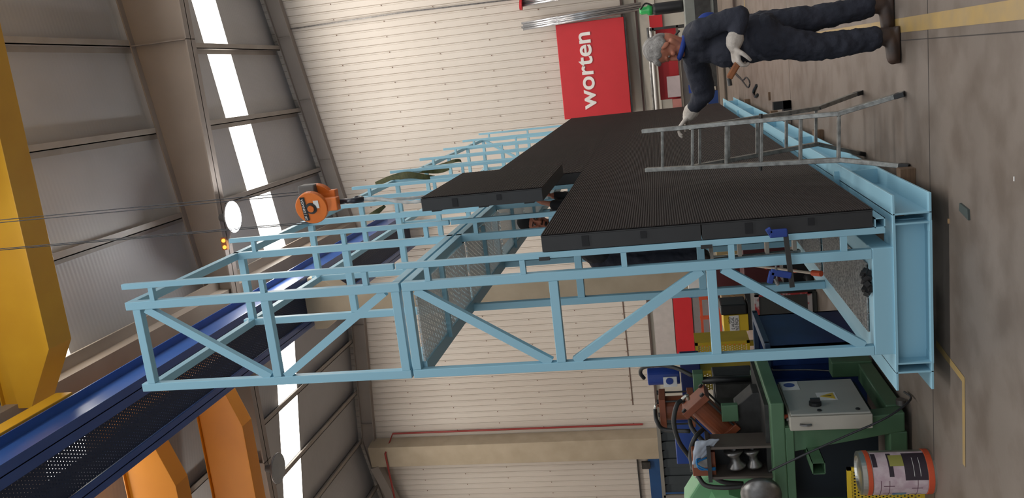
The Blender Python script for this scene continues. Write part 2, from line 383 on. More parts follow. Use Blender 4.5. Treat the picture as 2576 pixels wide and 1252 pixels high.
# walkways
M_GRATE = holed('expanded_metal', (.85, .85, .83), .065, .024, .0024, .15, .5, 'XY', .5, True)
M_GRATE2 = holed('open_bar_grating', (.50, .50, .48), .20, .024, .006, .3, .5, 'XY', 0, True)
M_BARG = mat('galvanised_bars', (.52, .50, .47), .4, .5, c2=(.22, .21, .2), scale=60, amt=.3)
def walkway(z):
    for k in range(NF-1):
        y = YN+k*SP
        B(XO1+.03, XI0-.01, y+T, y+SP, z, z+.012).build('walkway_grating', M_GRATE, st)
        B(XO1, XI0, y+.70, y+.74, z-.035, z).build('grating_bearer', M_BLUE, st)
walkway(3.36)
# bottom tier
B(-1.955, -1.27, YN-.0, YN+.12, .30, .44).build('base_box_beam', M_BLUE, st, bev=.006)
for x0 in (-1.395, -1.955): B(x0, x0+.12, YN+.12, YE, .32, .44).build('base_box_beam', M_BLUE, st, bev=.006)
for k in range(1, NF): B(-1.84, -1.39, YN+k*SP, YN+k*SP+.08, .34, .44).build('grating_bearer', M_BLUE, st)
for k in range(NF-1):
    gm_ = MB(); y = YN+.13+k*SP*.993
    while y < YN+k*SP+SP-.01: gm_.box(-1.84, -1.39, y, y+.010, .442, .452); y += .033
    for x in (-1.838, -1.72, -1.615, -1.51, -1.395): gm_.box(x-.003, x+.003, YN+.12+k*SP*.993, YN+k*SP+SP, .436, .448)
    gm_.build('walkway_grating', M_BARG, st)
# square tube under the screen
tb = MB()
for (a, b, c, d) in ((-1.145, -1.085, .36, .366), (-1.145, -1.085, .414, .42), (-1.145, -1.139, .36, .42), (-1.091, -1.085, .36, .42)): tb.box(a, b, YN, YE, c, d)
tb.build('sill_tube', M_BLUE, st)
# base beams: two lengthwise wide flange beams tied by cross beams
def hbeam_y(xc, w, y0, y1, z0, z1, tf=.016, tw=.012):
    return MB().box(xc-w/2, xc+w/2, y0, y1, z0, z0+tf).box(xc-w/2, xc+w/2, y0, y1, z1-tf, z1).box(xc-tw/2, xc+tw/2, y0, y1, z0, z1)
for xc in (-1.07, -2.075): hbeam_y(xc, .235, YN-.01, YE+.25, .1, .322).build('base_beam', M_BLUE, st, bev=.003)
for k in (0, 2, 4, 6, 8):
    y = YN-.013+k*SP
    c = B(-2.02, -1.12, y, y+.22, .1, .114).box(-2.02, -1.12, y, y+.22, .306, .32).box(-2.02, -1.12, y+.10, y+.112, .11, .31)
    c.box(-1.135, -1.125, y+.001, y+.219, .114, .306).box(-2.02, -2.01, y+.001, y+.219, .114, .306)
    c.build('cross_beam', M_BLUE, st)
for k in range(5):
    y = YN+1.2+k*2.7
    for s in (-1,): MB().box(-1.062, -.96, y, y+.01, .116, .306).build('web_stiffener', M_BLUE, st)
    B(-1.3, -1.0, y+.3, y+.34, .322, .36).build('support_bracket', M_BLUE, st)
# timber packers under the beams
M_WOOD = mat('packing_timber', (.20, .12, .07), .8, c2=(.1, .06, .035), scale=8, stretch=(1, 6, 6))
NAMES = ['nearest', 'second', 'third', 'fourth']
for i, y in enumerate((6.0, 9.2, 12.6, 16.2)):
    for xc, side in ((-1.07, 'screen-side'), (-2.075, 'machine-side')):
        tag(B(xc-.17, xc+.17, y, y+.10, 0, .098).build('timber_packer', M_WOOD, org=(xc, y, 0), bev=.004), f'{NAMES[i]} dark timber packing block under the {side} light blue base beam', 'timber block', 'timber packers under the base beams')

# ------------------------------------------------------------------ LED screen cabinets
MH, MWD, XF, XBK = 1.017, 1.6, -1.022, -1.138
def make_module():
    t = thing('screen_cabinet', (XF, 0, 0), '', 'screen panel', 'black louvred screen cabinets')
    # body with a front rim, local coordinates from the near lower front edge
    b = MB().box(XBK, XF-.018, .003, MWD-.003, .003, MH-.003)
    b.box(XF-.018, XF-.010, .001, MWD-.001, .001, MH-.001)
    b.build('cabinet_body', M_BLACK, t, bev=.002)
    n = 64; p = MH/n; poly = []
    for i in range(n):
        z = i*p; poly += [(XF-.0055, z+p*.05), (XF, z+p*.25), (XF, z+p*.62), (XF-.0055, z+p*.8)]
    mb = MB(); N = len(poly)
    for yy in (.004, MWD-.004):
        for (x, z) in poly: mb.v.append((x, yy, z))
    for i in range(N-1): mb.f.append((i, i+1, N+i+1, N+i))
    mb.f.append(tuple(range(N))); mb.f.append(tuple(range(N, 2*N)))
    mb.build('louvre_face', M_LOUV, t)
    for yy, d in ((.0, 1), (MWD, -1)):
        for z, hw, xd in ((.36, .019, .045), (.73, .023, .068)):
            y0 = yy-.0015*d; B(XF-.030-xd, XF-.030, y0, y0+d*.004, z-hw, z+hw).build('handle_slot', M_SLOT, t)
    c = MB()
    for z in (.12, .5, .9): c.box(XBK-.012, XBK, .02, .10, z-.04, z+.04).box(XBK-.012, XBK, MWD-.10, MWD-.02, z-.04, z+.04)
    c.build('rear_catch', M_BLACK, t)
    return t
mod = make_module()
ORD = ['nearest', 'second', 'third', 'fourth', 'fifth', 'sixth', 'seventh', 'farthest']
ZB = .427; first = True
for row, rn in enumerate(('bottom', 'middle', 'top')):
    for k in range(8):
        if row == 2 and k < 2: continue
        loc = (XF, YN+k*SP, ZB+row*MH)
        lab = f'black louvred screen panel fixed to the blue frame, {rn} row, {ORD[k]} from the near end'
        if row == 2: lab = f'black louvred screen panel in the short top row, {ORD[k-2] if k < 7 else "farthest"} one of that row'
        if first: mod.location = loc; mod['label'] = lab; first = False
        else: copy_tree(mod, loc, lab)
c = copy_tree(mod, (XF+.125, 6.72, 2.615), 'black louvred screen panel hanging in white slings from the orange hoist block'); 

# ------------------------------------------------------------------ helper: a pixel of the photo (2576x1252) at a chosen depth
CR = Matrix((RX, DY, FW)).transposed()
def ray(px, py): return CR @ Vector(((px-1288)/2139.2, (py-626)/2139.2, 1.0))
CP = Vector((0, 0, 1.65))
def at(px, py, Y): d = ray(px, py); return CP + d*(Y/d.y)
def atz(px, py, z): d = ray(px, py); return CP + d*((z-1.65)/d.z)

# ------------------------------------------------------------------ extra materials
M_GREEN = mat('machine_green', (.10, .20, .108), .42, c2=(.065, .135, .07), scale=3)
M_GREEN2 = mat('bright_green', (.03, .42, .10), .35)
M_BROWN = mat('cylinder_brown', (.27, .075, .03), .45, c2=(.2, .05, .02), scale=5)
M_HOSE = mat('rubber_hose', (.028, .027, .026), .5)
M_ROYAL = mat('royal_blue', (.02, .055, .30), .4, c2=(.015, .04, .2), scale=4)
M_BIN = mat('bin_blue', (.010, .045, .20), .5, c2=(.007, .03, .13), scale=4)
M_CAGE = holed('cage_mesh', (.72, .50, .02), .028, .028, .0055, 0, .5, 'XZ')
M_CAGEY = holed('cage_mesh_side', (.72, .50, .02), .028, .028, .0055, 0, .5, 'YZ')
M_YEL = mat('guard_yellow', (.74, .50, .02), .45, c2=(.6, .38, .02), scale=5)
M_CABG = mat('cabinet_grey', (.50, .46, .39), .5, c2=(.42, .38, .32), scale=4)
M_TIN = mat('tin', (.6, .58, .52), .3, .9)
M_ORED = mat('orange_red', (.65, .09, .03), .5)
M_MAROON = mat('maroon_paint', (.10, .012, .018), .5, c2=(.06, .01, .012), scale=4)
M_CARD = mat('cardboard', (.36, .24, .13), .85, c2=(.28, .18, .09), scale=6)
M_CREAM = mat('cream_plastic', (.62, .57, .50), .5)
M_GREYP = mat('grey_panel', (.48, .44, .42), .6)
M_WOODL = mat('light_wood', (.45, .29, .15), .7, c2=(.32, .19, .09), scale=5, stretch=(6, 6, 1))
M_TXTK = mat('black_lettering', (.015, .015, .015), .6)
M_HOIST = mat('hoist_orange', (.80, .20, .025), .42, c2=(.68, .15, .02), scale=6)
M_SLING = mat('green_webbing', (.085, .085, .025), .8, c2=(.04, .045, .018), scale=25)
M_WSLING = mat('white_sling', (.72, .72, .70), .7, c2=(.45, .44, .42), scale=18)
M_CABLE = mat('wire_rope', (.05, .05, .055), .5, .5)
M_CLEAR = mat('wrapped_profile', (.62, .62, .63), .22, .75, c2=(.3, .3, .31), scale=3, stretch=(8, 8, .6))
M_TAPE = mat('red_white_tape', (.55, .50, .48), .6, c2=(.4, .03, .03), scale=9, amt=.1)
M_BLK = mat('black_plastic', (.015, .015, .016), .45)

def text(s, name, m, parent, origin, right, up, width=None, height=None, th=.004, bold=0.):
    """raised lettering; origin is its lower left corner"""
    cu = bpy.data.curves.new(name, 'FONT'); cu.body = s; cu.extrude = .5; cu.offset = bold; cu.resolution_u = 8
    o = bpy.data.objects.new(name, cu); col.objects.link(o); bpy.context.view_layer.update()
    me = bpy.data.meshes.new_from_object(o.evaluated_get(bpy.context.evaluated_depsgraph_get())); bpy.data.objects.remove(o)
    xs = [v.co.x for v in me.vertices]; ys = [v.co.y for v in me.vertices]; zs = [v.co.z for v in me.vertices]
    x0, x1, y0, y1 = min(xs), max(xs), min(ys), max(ys)
    right = Vector(right).normalized(); up = Vector(up).normalized(); nn = right.cross(up)
    sx = width/(x1-x0) if width else height/(y1-y0); sy = height/(y1-y0) if height else sx
    po = parent_origin(parent) if parent else Vector()
    for v in me.vertices:
        v.co = Vector(origin) + right*((v.co.x-x0)*sx) + up*((v.co.y-y0)*sy) + nn*(v.co.z*th) - po
    me.materials.clear(); me.materials.append(m)
    q = bpy.data.objects.new(name, me); col.objects.link(q); q.parent = parent
    return q
def curve_pts(P, n=6):
    """Catmull-Rom through P"""
    P = [Vector(p) for p in P]; Q = [P[0]*2-P[1]] + P + [P[-1]*2-P[-2]]; out = []
    for i in range(1, len(Q)-2):
        for k in range(n):
            t = k/n; a, b, c, d = Q[i-1], Q[i], Q[i+1], Q[i+2]
            out.append(.5*((2*b) + (c-a)*t + (2*a-5*b+4*c-d)*t*t + (3*b-a-3*c+d)*t**3))
    out.append(P[-1]); return out

# ------------------------------------------------------------------ step ladder in front of the screen
la = thing('step_ladder', (-.68, 6.7, 0), 'scuffed aluminium double step ladder standing open in front of the black screen', 'ladder')
fR = [at(2278, 235, 6.21), at(2110, 285, 6.42), at(1617, 330, 6.86)]
fL = [at(2290, 418, 6.13), at(2115, 402, 6.38), at(1625, 427, 6.86)]
rR = [at(2168, 232, 7.46), at(2058, 272, 7.25), at(1735, 322, 6.93)]
rL = [at(2175, 387, 7.44), at(2056, 362, 7.25), at(1740, 420, 6.93)]
fR[0].z = fL[0].z = rR[0].z = rL[0].z = .012
def lrail(p, name='rail'):
    m = MB(); m.bar(p[0], p[1], .032, .062); m.bar(p[1], p[2], .032, .062); m.build(name, M_ALU, la, bev=.003)
for p in (fR, fL, rR, rL): lrail(p)
for p in (fR, fL, rR, rL):
    d = (p[1]-p[0]).normalized(); MB().bar(p[0]-Vector((0, 0, .008)), p[0]+d*.06, .034, .075).build('rubber_foot', M_BLK, la, bev=.004)
def onseg(p, x):
    """point on a ladder rail at image height x"""
    import bisect
    def zx(q):
        c = q-CP; f = c.dot(Vector(FW)); return 1288+2139.2*c.dot(Vector(RX))/f
    for a, b in ((p[0], p[1]), (p[1], p[2])):
        xa, xb = zx(a), zx(b)
        if min(xa, xb)-1 <= x <= max(xa, xb)+1: return a.lerp(b, (x-xa)/(xb-xa))
    return p[2].copy()
for x in (2110, 2022, 1928, 1840, 1752, 1671):
    MB().bar(onseg(fR, x), onseg(fL, x), .022, .045).build('step', M_ALU, la, bev=.003)
for x in (2052, 1977, 1903, 1832, 1760):
    MB().bar(onseg(rR, x), onseg(rL, x), .022, .036).build('step', M_ALU, la, bev=.003)
a, b = onseg(fR, 1926), onseg(fL, 1926); d = (b-a).normalized()
MB().cyl(a-d*.05, b+d*.05, .014, n=10).build('hinge_rod', M_DARKST, la)

# aluminium ladder inside the frame, the second worker stands on it
l2 = thing('step_ladder', (-1.68, 7.9, .46), 'aluminium ladder inside the blue frame with the worker in dark trousers on it', 'ladder')
for x in (-1.47, -1.885):
    MB().bar((x, 8.05, .462), (x, 7.82, 1.95), .025, .06).build('rail', M_ALU, l2)
M_STEP = mat('pale_aluminium_step', (.60, .52, .44), .45, .2)
for z in (.51, .76, 1.01, 1.27, 1.52, 1.76):
    y = 8.05-.23*(z-.46)/1.49; B(-1.873, -1.483, y-.04, y+.04, z-.018, z+.018).build('step', M_STEP, l2, bev=.003)

# ------------------------------------------------------------------ hoist block, ropes and hook
h = thing('hoist_block', (-.9, 6.72, 4.1), 'orange two-disc crane hook block hanging on wire ropes above the lifted panel', 'hoist')
hc = at(783, 524, 6.64)
yv = Vector((-.22, -.97, -.02)).normalized()
scv = MB().cyl(hc+yv*.00, hc-yv*.05, .138, n=40).build('sheave_cover', M_HOIST, h, bev=.006)
hc2 = hc + Vector((.045, .17, .0))
MB().cyl(hc2, hc2-yv*.05, .135, n=40).build('sheave_cover', M_HOIST, h, bev=.006)
MB().cyl(hc+yv*.02, hc-yv*.01, .028, n=16).build('axle_boss', M_HOIST, h)
MB().cyl(hc+yv*.06-yv*.055, hc2, .05, n=16).build('axle', M_DARKST, h)
uu = Vector((0, 0, 1)); rr = (-yv).cross(uu).normalized()*-1
ux = (uu - yv*uu.dot(yv)).normalized(); rx = ux.cross(yv).normalized()
# lower bracket and hook
k0 = at(835, 508, 6.74)
MB().obox(at(828, 513, 6.70), (.055, .04, .085), Matrix.Identity(3)).build('cheek_plate', M_HOIST, h, bev=.008)
MB().obox(at(826, 492, 6.84), (.05, .04, .08), Matrix.Identity(3)).build('cheek_plate', M_HOIST, h, bev=.008)
gb = at(778, 477, 6.80); MB().obox(gb, (.045, .07, .075), Matrix.Identity(3)).build('rope_guard', mat('grimy_grey', (.12, .11, .10), .6), h, bev=.012)
hk0 = at(850, 509, 6.76); hz = hk0.z
hk = [hk0 + Vector((0, 0, .03)), hk0 + Vector((.005, 0, -.06)), hk0 + Vector((.008, -.035, -.11)), hk0 + Vector((.008, -.045, -.17)), hk0 + Vector((.008, 0, -.215)), hk0 + Vector((.012, .045, -.18)), hk0 + Vector((.012, .045, -.14))]
MB().tube(curve_pts(hk), .024, n=10).build('hook', mat('black_hook', (.03, .03, .04), .35, .3), h, smooth=True)
# lettering on the near disc
bb = hc + yv*.003
MB().obox(bb - rx*(-.0) + ux*.058, (.104, .002, .020), Matrix((rx, -yv, ux)).transposed()).build('name_band', M_TXTK, scv)
text('DK | DINAKSA', 'lettering', M_WHITE, scv, bb + yv*.0035 - rx*.098 + ux*.045, rx, ux, width=.19, height=.027, th=.0008, bold=.012)
MB().obox(bb - ux*.052 + rx*.032, (.034, .0015, .022), Matrix((rx, -yv, ux)).transposed()).build('data_plate', M_WHITE, scv)
rp = MB()
for (dx, dy) in ((.11, .07), (.13, .10), (-.12, .0), (-.135, .02)):
    p = Vector((hc.x+dx, hc.y+.05+dy, hc.z+.02)); rp.v.extend([]); 
    MB().cyl(p, (p.x, p.y, 10.9), .0042, n=6).build('wire_rope', M_CABLE, h)
# slings from the hook to the panel
for i, (tx, ty, sd) in enumerate(((-.94, 6.80, 'nearer'), (-.935, 7.05, 'farther'))):
    q = hk[4] + Vector((0, 0, .02)); e = Vector((tx, ty, 3.64))
    P = curve_pts([q, q.lerp(e, .3)+Vector((.012*(1-2*i), 0, 0)), q.lerp(e, .7)+Vector((-.01, 0, 0)), e])
    o = MB().tube(P, [.014+.003*math.sin(j*2.1) for j in range(len(P))], n=8).build('lifting_sling', M_WSLING, smooth=True)
    tag(o, f'{sd} dirty white wrapped sling from the black hook down to the hanging panel', 'sling', 'white slings on the hook')

# green slings hanging over the far frame tops
def ribbon(P, wdt, name, lab, m=M_SLING, wv=(0, 0, 1)):
    P = curve_pts(P); mb = MB(); W = Vector(wv)
    for i, p in enumerate(P):
        f = .55+.45*math.sin(PI*min(1, i/(len(P)-1)*1.05)); mb.v += [tuple(p-W*wdt*f/2), tuple(p+W*wdt*f/2)]
    for i in range(len(P)-1): mb.f.append((2*i, 2*i+2, 2*i+3, 2*i+1))
    o = mb.build(name, m); md = o.modifiers.new('solid', 'SOLIDIFY'); md.thickness = .006
    tag(o, lab, 'sling', 'green webbing slings over the frame'); return o
ys_ = 11.8
ribbon([at(945, 462, 11.9), at(985, 448, 11.8), at(1025, 440, 11.7), at(1065, 444, 11.7), at(1095, 446, 11.8)], .11, 'webbing_sling', 'broad dark green webbing sling lying over the blue frame, left of the folded loop', wv=(.9, 0, .1))
ribbon([at(1025, 432, 13.3), at(1060, 430, 13.2), at(1095, 430, 13.3), at(1115, 428, 13.3), at(1130, 424, 13.3)], .09, 'webbing_sling', 'middle olive webbing sling threaded through the far blue frames', wv=(.9, 0, .1))
ribbon([at(1100, 417, 13.9), at(1125, 410, 13.8), at(1145, 404, 13.7), at(1158, 404, 13.8), at(1161, 412, 13.9)], .06, 'webbing_sling', 'folded olive sling loop nearest the back wall, over a blue frame', wv=(.9, 0, .1))
ribbon([at(925, 545, 11.4), at(945, 535, 11.3), at(968, 518, 11.5)], .10, 'webbing_sling', 'short dark green sling tail hanging behind the hook block', wv=(.6, 0, .5))

# ------------------------------------------------------------------ F clamp on the near frame
cl = thing('bar_clamp', (-1.28, 5.27, .98), 'blue and steel bar clamp gripping the near rails of the blue frame', 'clamp')
p0, p1 = at(1975, 578, 5.26), at(1993, 722, 5.26)
MB().bar(p0, p1, .030, .012, up=(0, 1, 0)).build('clamp_bar', M_DARKST, cl)
ja = at(1972, 585, 5.255); jb = at(1982, 693, 5.255)
MB().bar(ja+Vector((0, 0, -.02)), ja+Vector((-.0, 0, .085)), .05, .03).bar(ja+Vector((.0, .0, .075)), ja+Vector((.035, .0, .095)), .035, .03).build('fixed_jaw', M_ROYAL, cl, bev=.006)
MB().bar(jb+Vector((0, 0, -.02)), jb+Vector((.03, 0, .10)), .04, .03).bar(jb+Vector((.035, 0, .09)), jb+Vector((-.04, 0, .11)), .035, .03).build('sliding_jaw', M_ROYAL, cl, bev=.006)
MB().cyl(at(1955, 708, 5.25), at(1952, 668, 5.25), .007, n=8).cyl(at(1948, 700, 5.25), at(1958, 716, 5.25), .012, n=10).build('clamp_screw', M_STEEL, cl)

# orange-tipped pole and black ties in the lower frame
po = MB().cyl(at(1880, 666, 6.3), at(2048, 687, 5.75), .010, n=8); t = thing('pole', tuple(at(2060, 688, 5.72)), 'thin pale pole with an orange end leaning inside the lower blue frame', 'pole')
po.build('shaft', mat('pale_shaft', (.55, .45, .35), .5), t); MB().cyl(at(2044, 686, 5.76), at(2066, 688, 5.70), .020, n=10).build('tip', M_ORED, t)
for a_, b_ in ((1925, 1930), (1998, 2003)): MB().cyl(at(a_, 672+(a_-1925)*.12, 6.15-(a_-1925)*.0033), at(b_, 673+(a_-1925)*.12, 6.14-(a_-1925)*.0033), .014, n=8).build('band', M_ORED, t)
ct = MB(); random.seed(3)
for i in range(16):
    c = at(2188+random.uniform(-8, 8), 684+i*3.5, 5.36); ct.obox((c.x, c.y+random.uniform(0, .03), c.z+.01), (.018, .015, .016), Matrix.Rotation(random.uniform(0, 3), 3, (1, 1, .3)))
tag(ct.build('cable_tie_bundle', M_BLK, org=tuple(at(2190, 710, 5.37))), 'crumpled black ties lying on the grating at the foot of the near frame', 'ties')

# ------------------------------------------------------------------ things on the floor by the frame
def small(mb, name, m, lab, cat, org, group=None, **k): return tag(mb.build(name, m, org=org, **k), lab, cat, group)
c = atz(2430, 535, 0); small(MB().add([(c.x-.03, c.y-.07, 0), (c.x+.03, c.y-.06, 0), (c.x+.045, c.y+.07, 0), (c.x-.0, c.y+.08, 0), (c.x-.03, c.y-.07, .012), (c.x+.03, c.y-.06, .012), (c.x+.045, c.y+.07, .012), (c.x, c.y+.08, .012)], [(0,3,2,1),(4,5,6,7),(0,1,5,4),(1,2,6,5),(2,3,7,6),(3,0,4,7)]), 'steel_offcut', mat('offcut_grey', (.055, .07, .065), .6), 'dark grey flat offcut lying on the floor before the base beams', 'offcut', (c.x, c.y, 0))
c = atz(2388, 550, 0); small(B(c.x-.028, c.x+.0, c.y-.006, c.y+.006, 0, .008), 'wood_chip', M_WOODL, 'tiny light wood chip on the floor beside the grey offcut', 'chip', (c.x, c.y, 0))
c = atz(2552, 449, 0); small(B(c.x-.012, c.x+.01, c.y-.004, c.y+.004, 0, .004), 'paper_scrap', M_WHITE, 'tiny white scrap on the open floor nearest the camera', 'scrap', (c.x, c.y, 0))
c = atz(1903, 228, 0); m_ = MB(); m_.tube(curve_pts([(c.x+.10, c.y-.2, .02), (c.x+.02, c.y+.1, .03), (c.x-.05, c.y+.3, .02), (c.x-.10, c.y+.05, .02), (c.x-.05, c.y-.3, .02)]), .022, n=6)
small(m_, 'strap', M_BLK, 'crumpled black strap on the floor right of the screen', 'strap', (c.x, c.y, 0))
c = atz(1938, 240, 0); small(B(c.x-.07, c.x+.05, c.y-.02, c.y+.02, 0, .03), 'wood_offcut', M_WOOD, 'short dark wooden stick on the floor beside the black strap', 'stick', (c.x, c.y, 0))
small(B(-.95, -.70, 11.3, 11.42, .0, .10).box(-.80, -.70, 11.3, 11.42, .0, .22), 'bracket', M_BLK, 'black angle bracket sticking out beside the base beam, behind the ladder', 'bracket', (-.82, 11.36, 0))
small(MB().tube(curve_pts([(-.45, 19, .012), (-.55, 17.8, .012), (-.62, 17.2, .012), (-.70, 16.4, .012), (-.60, 16.0, .012), (-.52, 16.6, .012), (-.58, 17.6, .012), (-.35, 20.5, .012)]), .012, n=6), 'power_cable', M_CABLE, 'thin dark cable looping on the floor near the far end of the beam', 'cable', (-.6, 17, 0))

# ------------------------------------------------------------------ sign, profiles and racks by the back wall
sg = thing('shop_sign', (-.09, 23.6, 2.39), 'big red sign with the white word worten, against the ribbed back wall', 'sign')
A0, A1 = at(1397, 65, 23.55), at(1588, 278, 23.55)
sbd = B(at(1410, 300, 23.55).x-.02, A0.x+.02, 23.56, 23.72, A1.z, A0.z).build('sign_board', M_RED, sg, bev=.012)
l0 = at(1502, 273, 23.54); l1 = at(1480, 80, 23.54)
tp = at(1459, 200, 23.54)
text('worten', 'lettering', M_WHITE, sbd, (l0.x, 23.55, l0.z-.0), (1, 0, 0), (0, 0, 1), width=l1.x-l0.x, height=tp.z-l0.z, th=.014, bold=.018)
B(-1.45, 1.25, 23.58, 23.70, 2.33, 2.39).build('sign_foot', M_DARKST, sg)
for (xa, xb, ya, yb, lab) in ((1312, 1612, 68, 17, 'bundle of shiny metal profiles upright beside the red sign'), (1310, 1600, 8, -42, 'bundle of shiny metal profiles with a red band at top, cut by the photo edge')):
    t = thing('profile_bundle', tuple(at(xb, yb+8, 23.45)), lab, 'metal profiles', 'profile bundles on the back wall')
    for i, dd in enumerate((-9, -4, 1, 6)):
        p, q = at(xa+(i % 2)*4, ya+dd, 23.50-.03*(i % 2)), at(xb, yb+dd, 23.5-.03*(i % 2))
        MB().cyl(q, p, .033, n=10).build('profile', M_CLEAR, t, smooth=True)
    if ya < 20: MB().cyl(at(1308, 10, 23.46), at(1314, 10, 23.46), .16, n=20).build('red_band', M_RED, t)
# dark gutter pipe along the plinth
struct(wallbox(END_R, -2.5, 2.02, 2.07, .02, .08).build('trim_16', mat('brown_pipe', (.08, .04, .035), .5)))
struct(wallbox(END_R, -2.5, 1.55, 1.98, -.01, .012).build('trim_17', mat('cream_band', (.62, .58, .50), .8)))

# cable tray rod high on the wall
struct(MB().tube([wallpt(2.0, 12.0, .05), wallpt(2.0, 11.4, .06), wallpt(2.05, 8.5, .06), wallpt(2.0, 4.5, .06)], .022, n=6).build('trim_18', M_STEEL))
struct(MB().tube([wallpt(-11.28, 2.9, .05), wallpt(-11.28, 11.25, .05), wallpt(-11.65, 11.4, .68), wallpt(-14.2, 11.4, .68)], .032, n=8).build('trim_19', mat('red_pipe', (.30, .03, .025), .5)))
# blue sliding door in the left part of the wall
d = bpy.data.objects.new('door_1', None); col.objects.link(d); d.location = wallpt(-13.3, 0, .1); d['kind'] = 'structure'
wallbox(-12.1, -16.2, 0.02, 2.84, .06, .12).build('door_panel', mat('door_blue', (.012, .075, .22), .5, c2=(.01, .055, .17), scale=2), d)
wallbox(-11.9, -16.5, 3.16, 3.21, .02, .08).build('door_rail', M_DARKST, d)
wallbox(-12.1, -12.35, 2.78, 3.05, .10, .2, wallbox(-12.6, -12.85, 2.78, 3.05, .10, .2)).build('roller_hanger', M_DARKST, d)
stk = wallbox(-13.95, -14.25, 2.17, 2.36, .125, .13); stk.build('warning_sticker', M_TXTK, d); wallbox(-14.0, -14.2, 2.2, 2.33, .13, .135).build('warning_sticker', M_YEL, d)
# red and grey panel on the wall, left bay
t = thing('wall_panel', wallpt(-7.2, .7, .1), 'long red and pale grey panel mounted low on the back wall behind the yellow guard', 'panel')
wallbox(-4.6, -8.9, 1.68, 2.28, .03, .08).build('upper_panel', M_GREYP, t); wallbox(-4.6, -8.9, 1.12, 1.66, .03, .09).build('lower_panel', M_RED, t)
wallbox(-4.6, -8.9, .55, 1.09, .03, .07).build('skirt_panel', mat('grey_skirt', (.20, .18, .18), .6), t)
wallbox(-11.0, -11.18, 2.32, 2.5, .02, .04).build('fire_sign', M_ORED, None, org=wallpt(-11.1, 2.32, .03)); s_ = [o for o in bpy.data.objects if o.name == 'fire_sign'][0]
tag(s_, 'small orange-red square sign on the back wall right of the concrete column', 'sign')

# far rack behind the first worker
rk = thing('storage_rack', (-.3, 21.5, 0), 'steel storage rack loaded with pipes, boards and boxes at the foot of the back wall', 'rack')
for x in (.70, -1.35):
    for y in (21.3, 21.9): B(x-.03, x+.03, y-.03, y+.03, 0, 1.72).build('rack_post', M_DARKST, rk)
for z in (.18, .62, 1.05, 1.62): B(-1.38, .73, 21.27, 21.93, z, z+.04).build('shelf', mat('shelf_brown', (.13, .10, .08), .7), rk)
def onrack(mb, name, m, lab, cat, org, group=None): return small(mb, name, m, lab, cat, org, group)
onrack(B(-1.0, .68, 21.55, 21.6, 1.10, 1.58), 'board', M_RED, 'red board standing on the top shelf of the far rack', 'board', (-.2, 21.57, 1.10))
onrack(B(-.95, -.45, 21.32, 21.36, 1.09, 1.40), 'box', mat('pale_print', (.55, .45, .45), .6), 'pale box with dark print in front of the red board', 'box', (-.7, 21.34, 1.09))
onrack(B(-.9, -.7, 21.28, 21.32, .66, .90), 'box', M_ROYAL, 'small blue tag-like box on the middle shelf of the far rack', 'box', (-.8, 21.3, .66))
onrack(B(-1.3, .1, 21.6, 21.66, .66, 1.03), 'board', M_GREYP, 'grey board standing on the middle shelf of the far rack', 'board', (-.6, 21.62, .66))
onrack(B(-1.32, -1.0, 21.3, 21.7, 1.09, 1.3), 'box', mat('pink_box', (.5, .2, .17), .6), 'salmon coloured carton at the screen end of the far rack', 'box', (-1.15, 21.5, 1.09))
onrack(B(-1.3, -.9, 21.3, 21.7, .22, .45), 'box', M_BIN, 'dark blue crate on the lowest shelf of the far rack', 'box', (-1.1, 21.5, .22))
onrack(B(-.8, -.2, 21.3, 21.7, .22, .5), 'box', M_DARKST, 'black crate on the lowest shelf of the far rack, beside the blue one', 'box', (-.5, 21.5, .22))
for i, (z, r, y) in enumerate(((1.695, .035, 21.35), (1.695, .035, 21.45), (1.69, .03, 21.55), (1.76, .035, 21.4), (1.755, .03, 21.5))):
    tag(MB().cyl((-1.3, y, z), (.75-.1*(i % 3), y, z), r, n=10).build('pipe', M_STEEL if i % 2 else M_WHITE, org=(-.3, y, z), smooth=True), f'{["front white", "dark steel", "rear white", "upper steel", "upper white"][i]} pipe lying along the top of the far rack', 'pipe', 'pipes on the far rack')

# welding set with gas bottle, cut by the photo's top edge
ws = thing('welding_set', (1.0, 18.0, 0), 'grey welding power unit on a trolley behind the worker, at the photo edge', 'welder')
pun = B(.45, 1.25, 17.8, 18.5, .42, 1.0).build('power_unit', mat('unit_grey', (.24, .25, .23), .5, c2=(.18, .19, .17), scale=5), ws, bev=.02)
B(.55, 1.15, 17.78, 17.80, .50, .80).build('front_panel', M_DARKST, pun)
MB().box(.42, 1.28, 17.78, 18.6, .36, .42).build('trolley_deck', M_DARKST, ws)
for x in (.55, 1.15): MB().cyl((x-.03, 18.0, .19), (x+.03, 18.0, .19), .17, n=20).build('wheel', M_BLK, ws)
MB().tube(curve_pts([(.42, 17.9, .9), (.30, 17.85, 1.1), (.36, 17.8, 1.25), (.5, 17.8, 1.12)]), .022, n=8).build('cable_loop', M_HOSE, ws, smooth=True)
gbx = at(1690, 18, 18.2)
gb_ = thing('gas_bottle', (gbx.x, 18.2, 1.0), 'black bottle with a bright green head standing on the grey welding unit', 'gas bottle')
MB().rev([(0, 1.002), (.115, 1.002), (.12, 1.05), (.12, 1.55), (.10, 1.62), (0, 1.62)], (gbx.x, 18.2, 0)).build('bottle_body', M_BLK, gb_, smooth=True)
MB().rev([(.0, 1.62), (.105, 1.62), (.105, 1.70), (.075, 1.74), (.08, 1.84), (.05, 1.88), (0, 1.88)], (gbx.x, 18.2, 0)).build('head', M_GREEN2, gb_, smooth=True)
MB().tube(curve_pts([(gbx.x+.08, 18.1, 1.62), (gbx.x+.13, 18.1, 1.75), (gbx.x+.02, 18.08, 1.86)]), .018, n=8).build('head_handle', M_BLK, gb_)
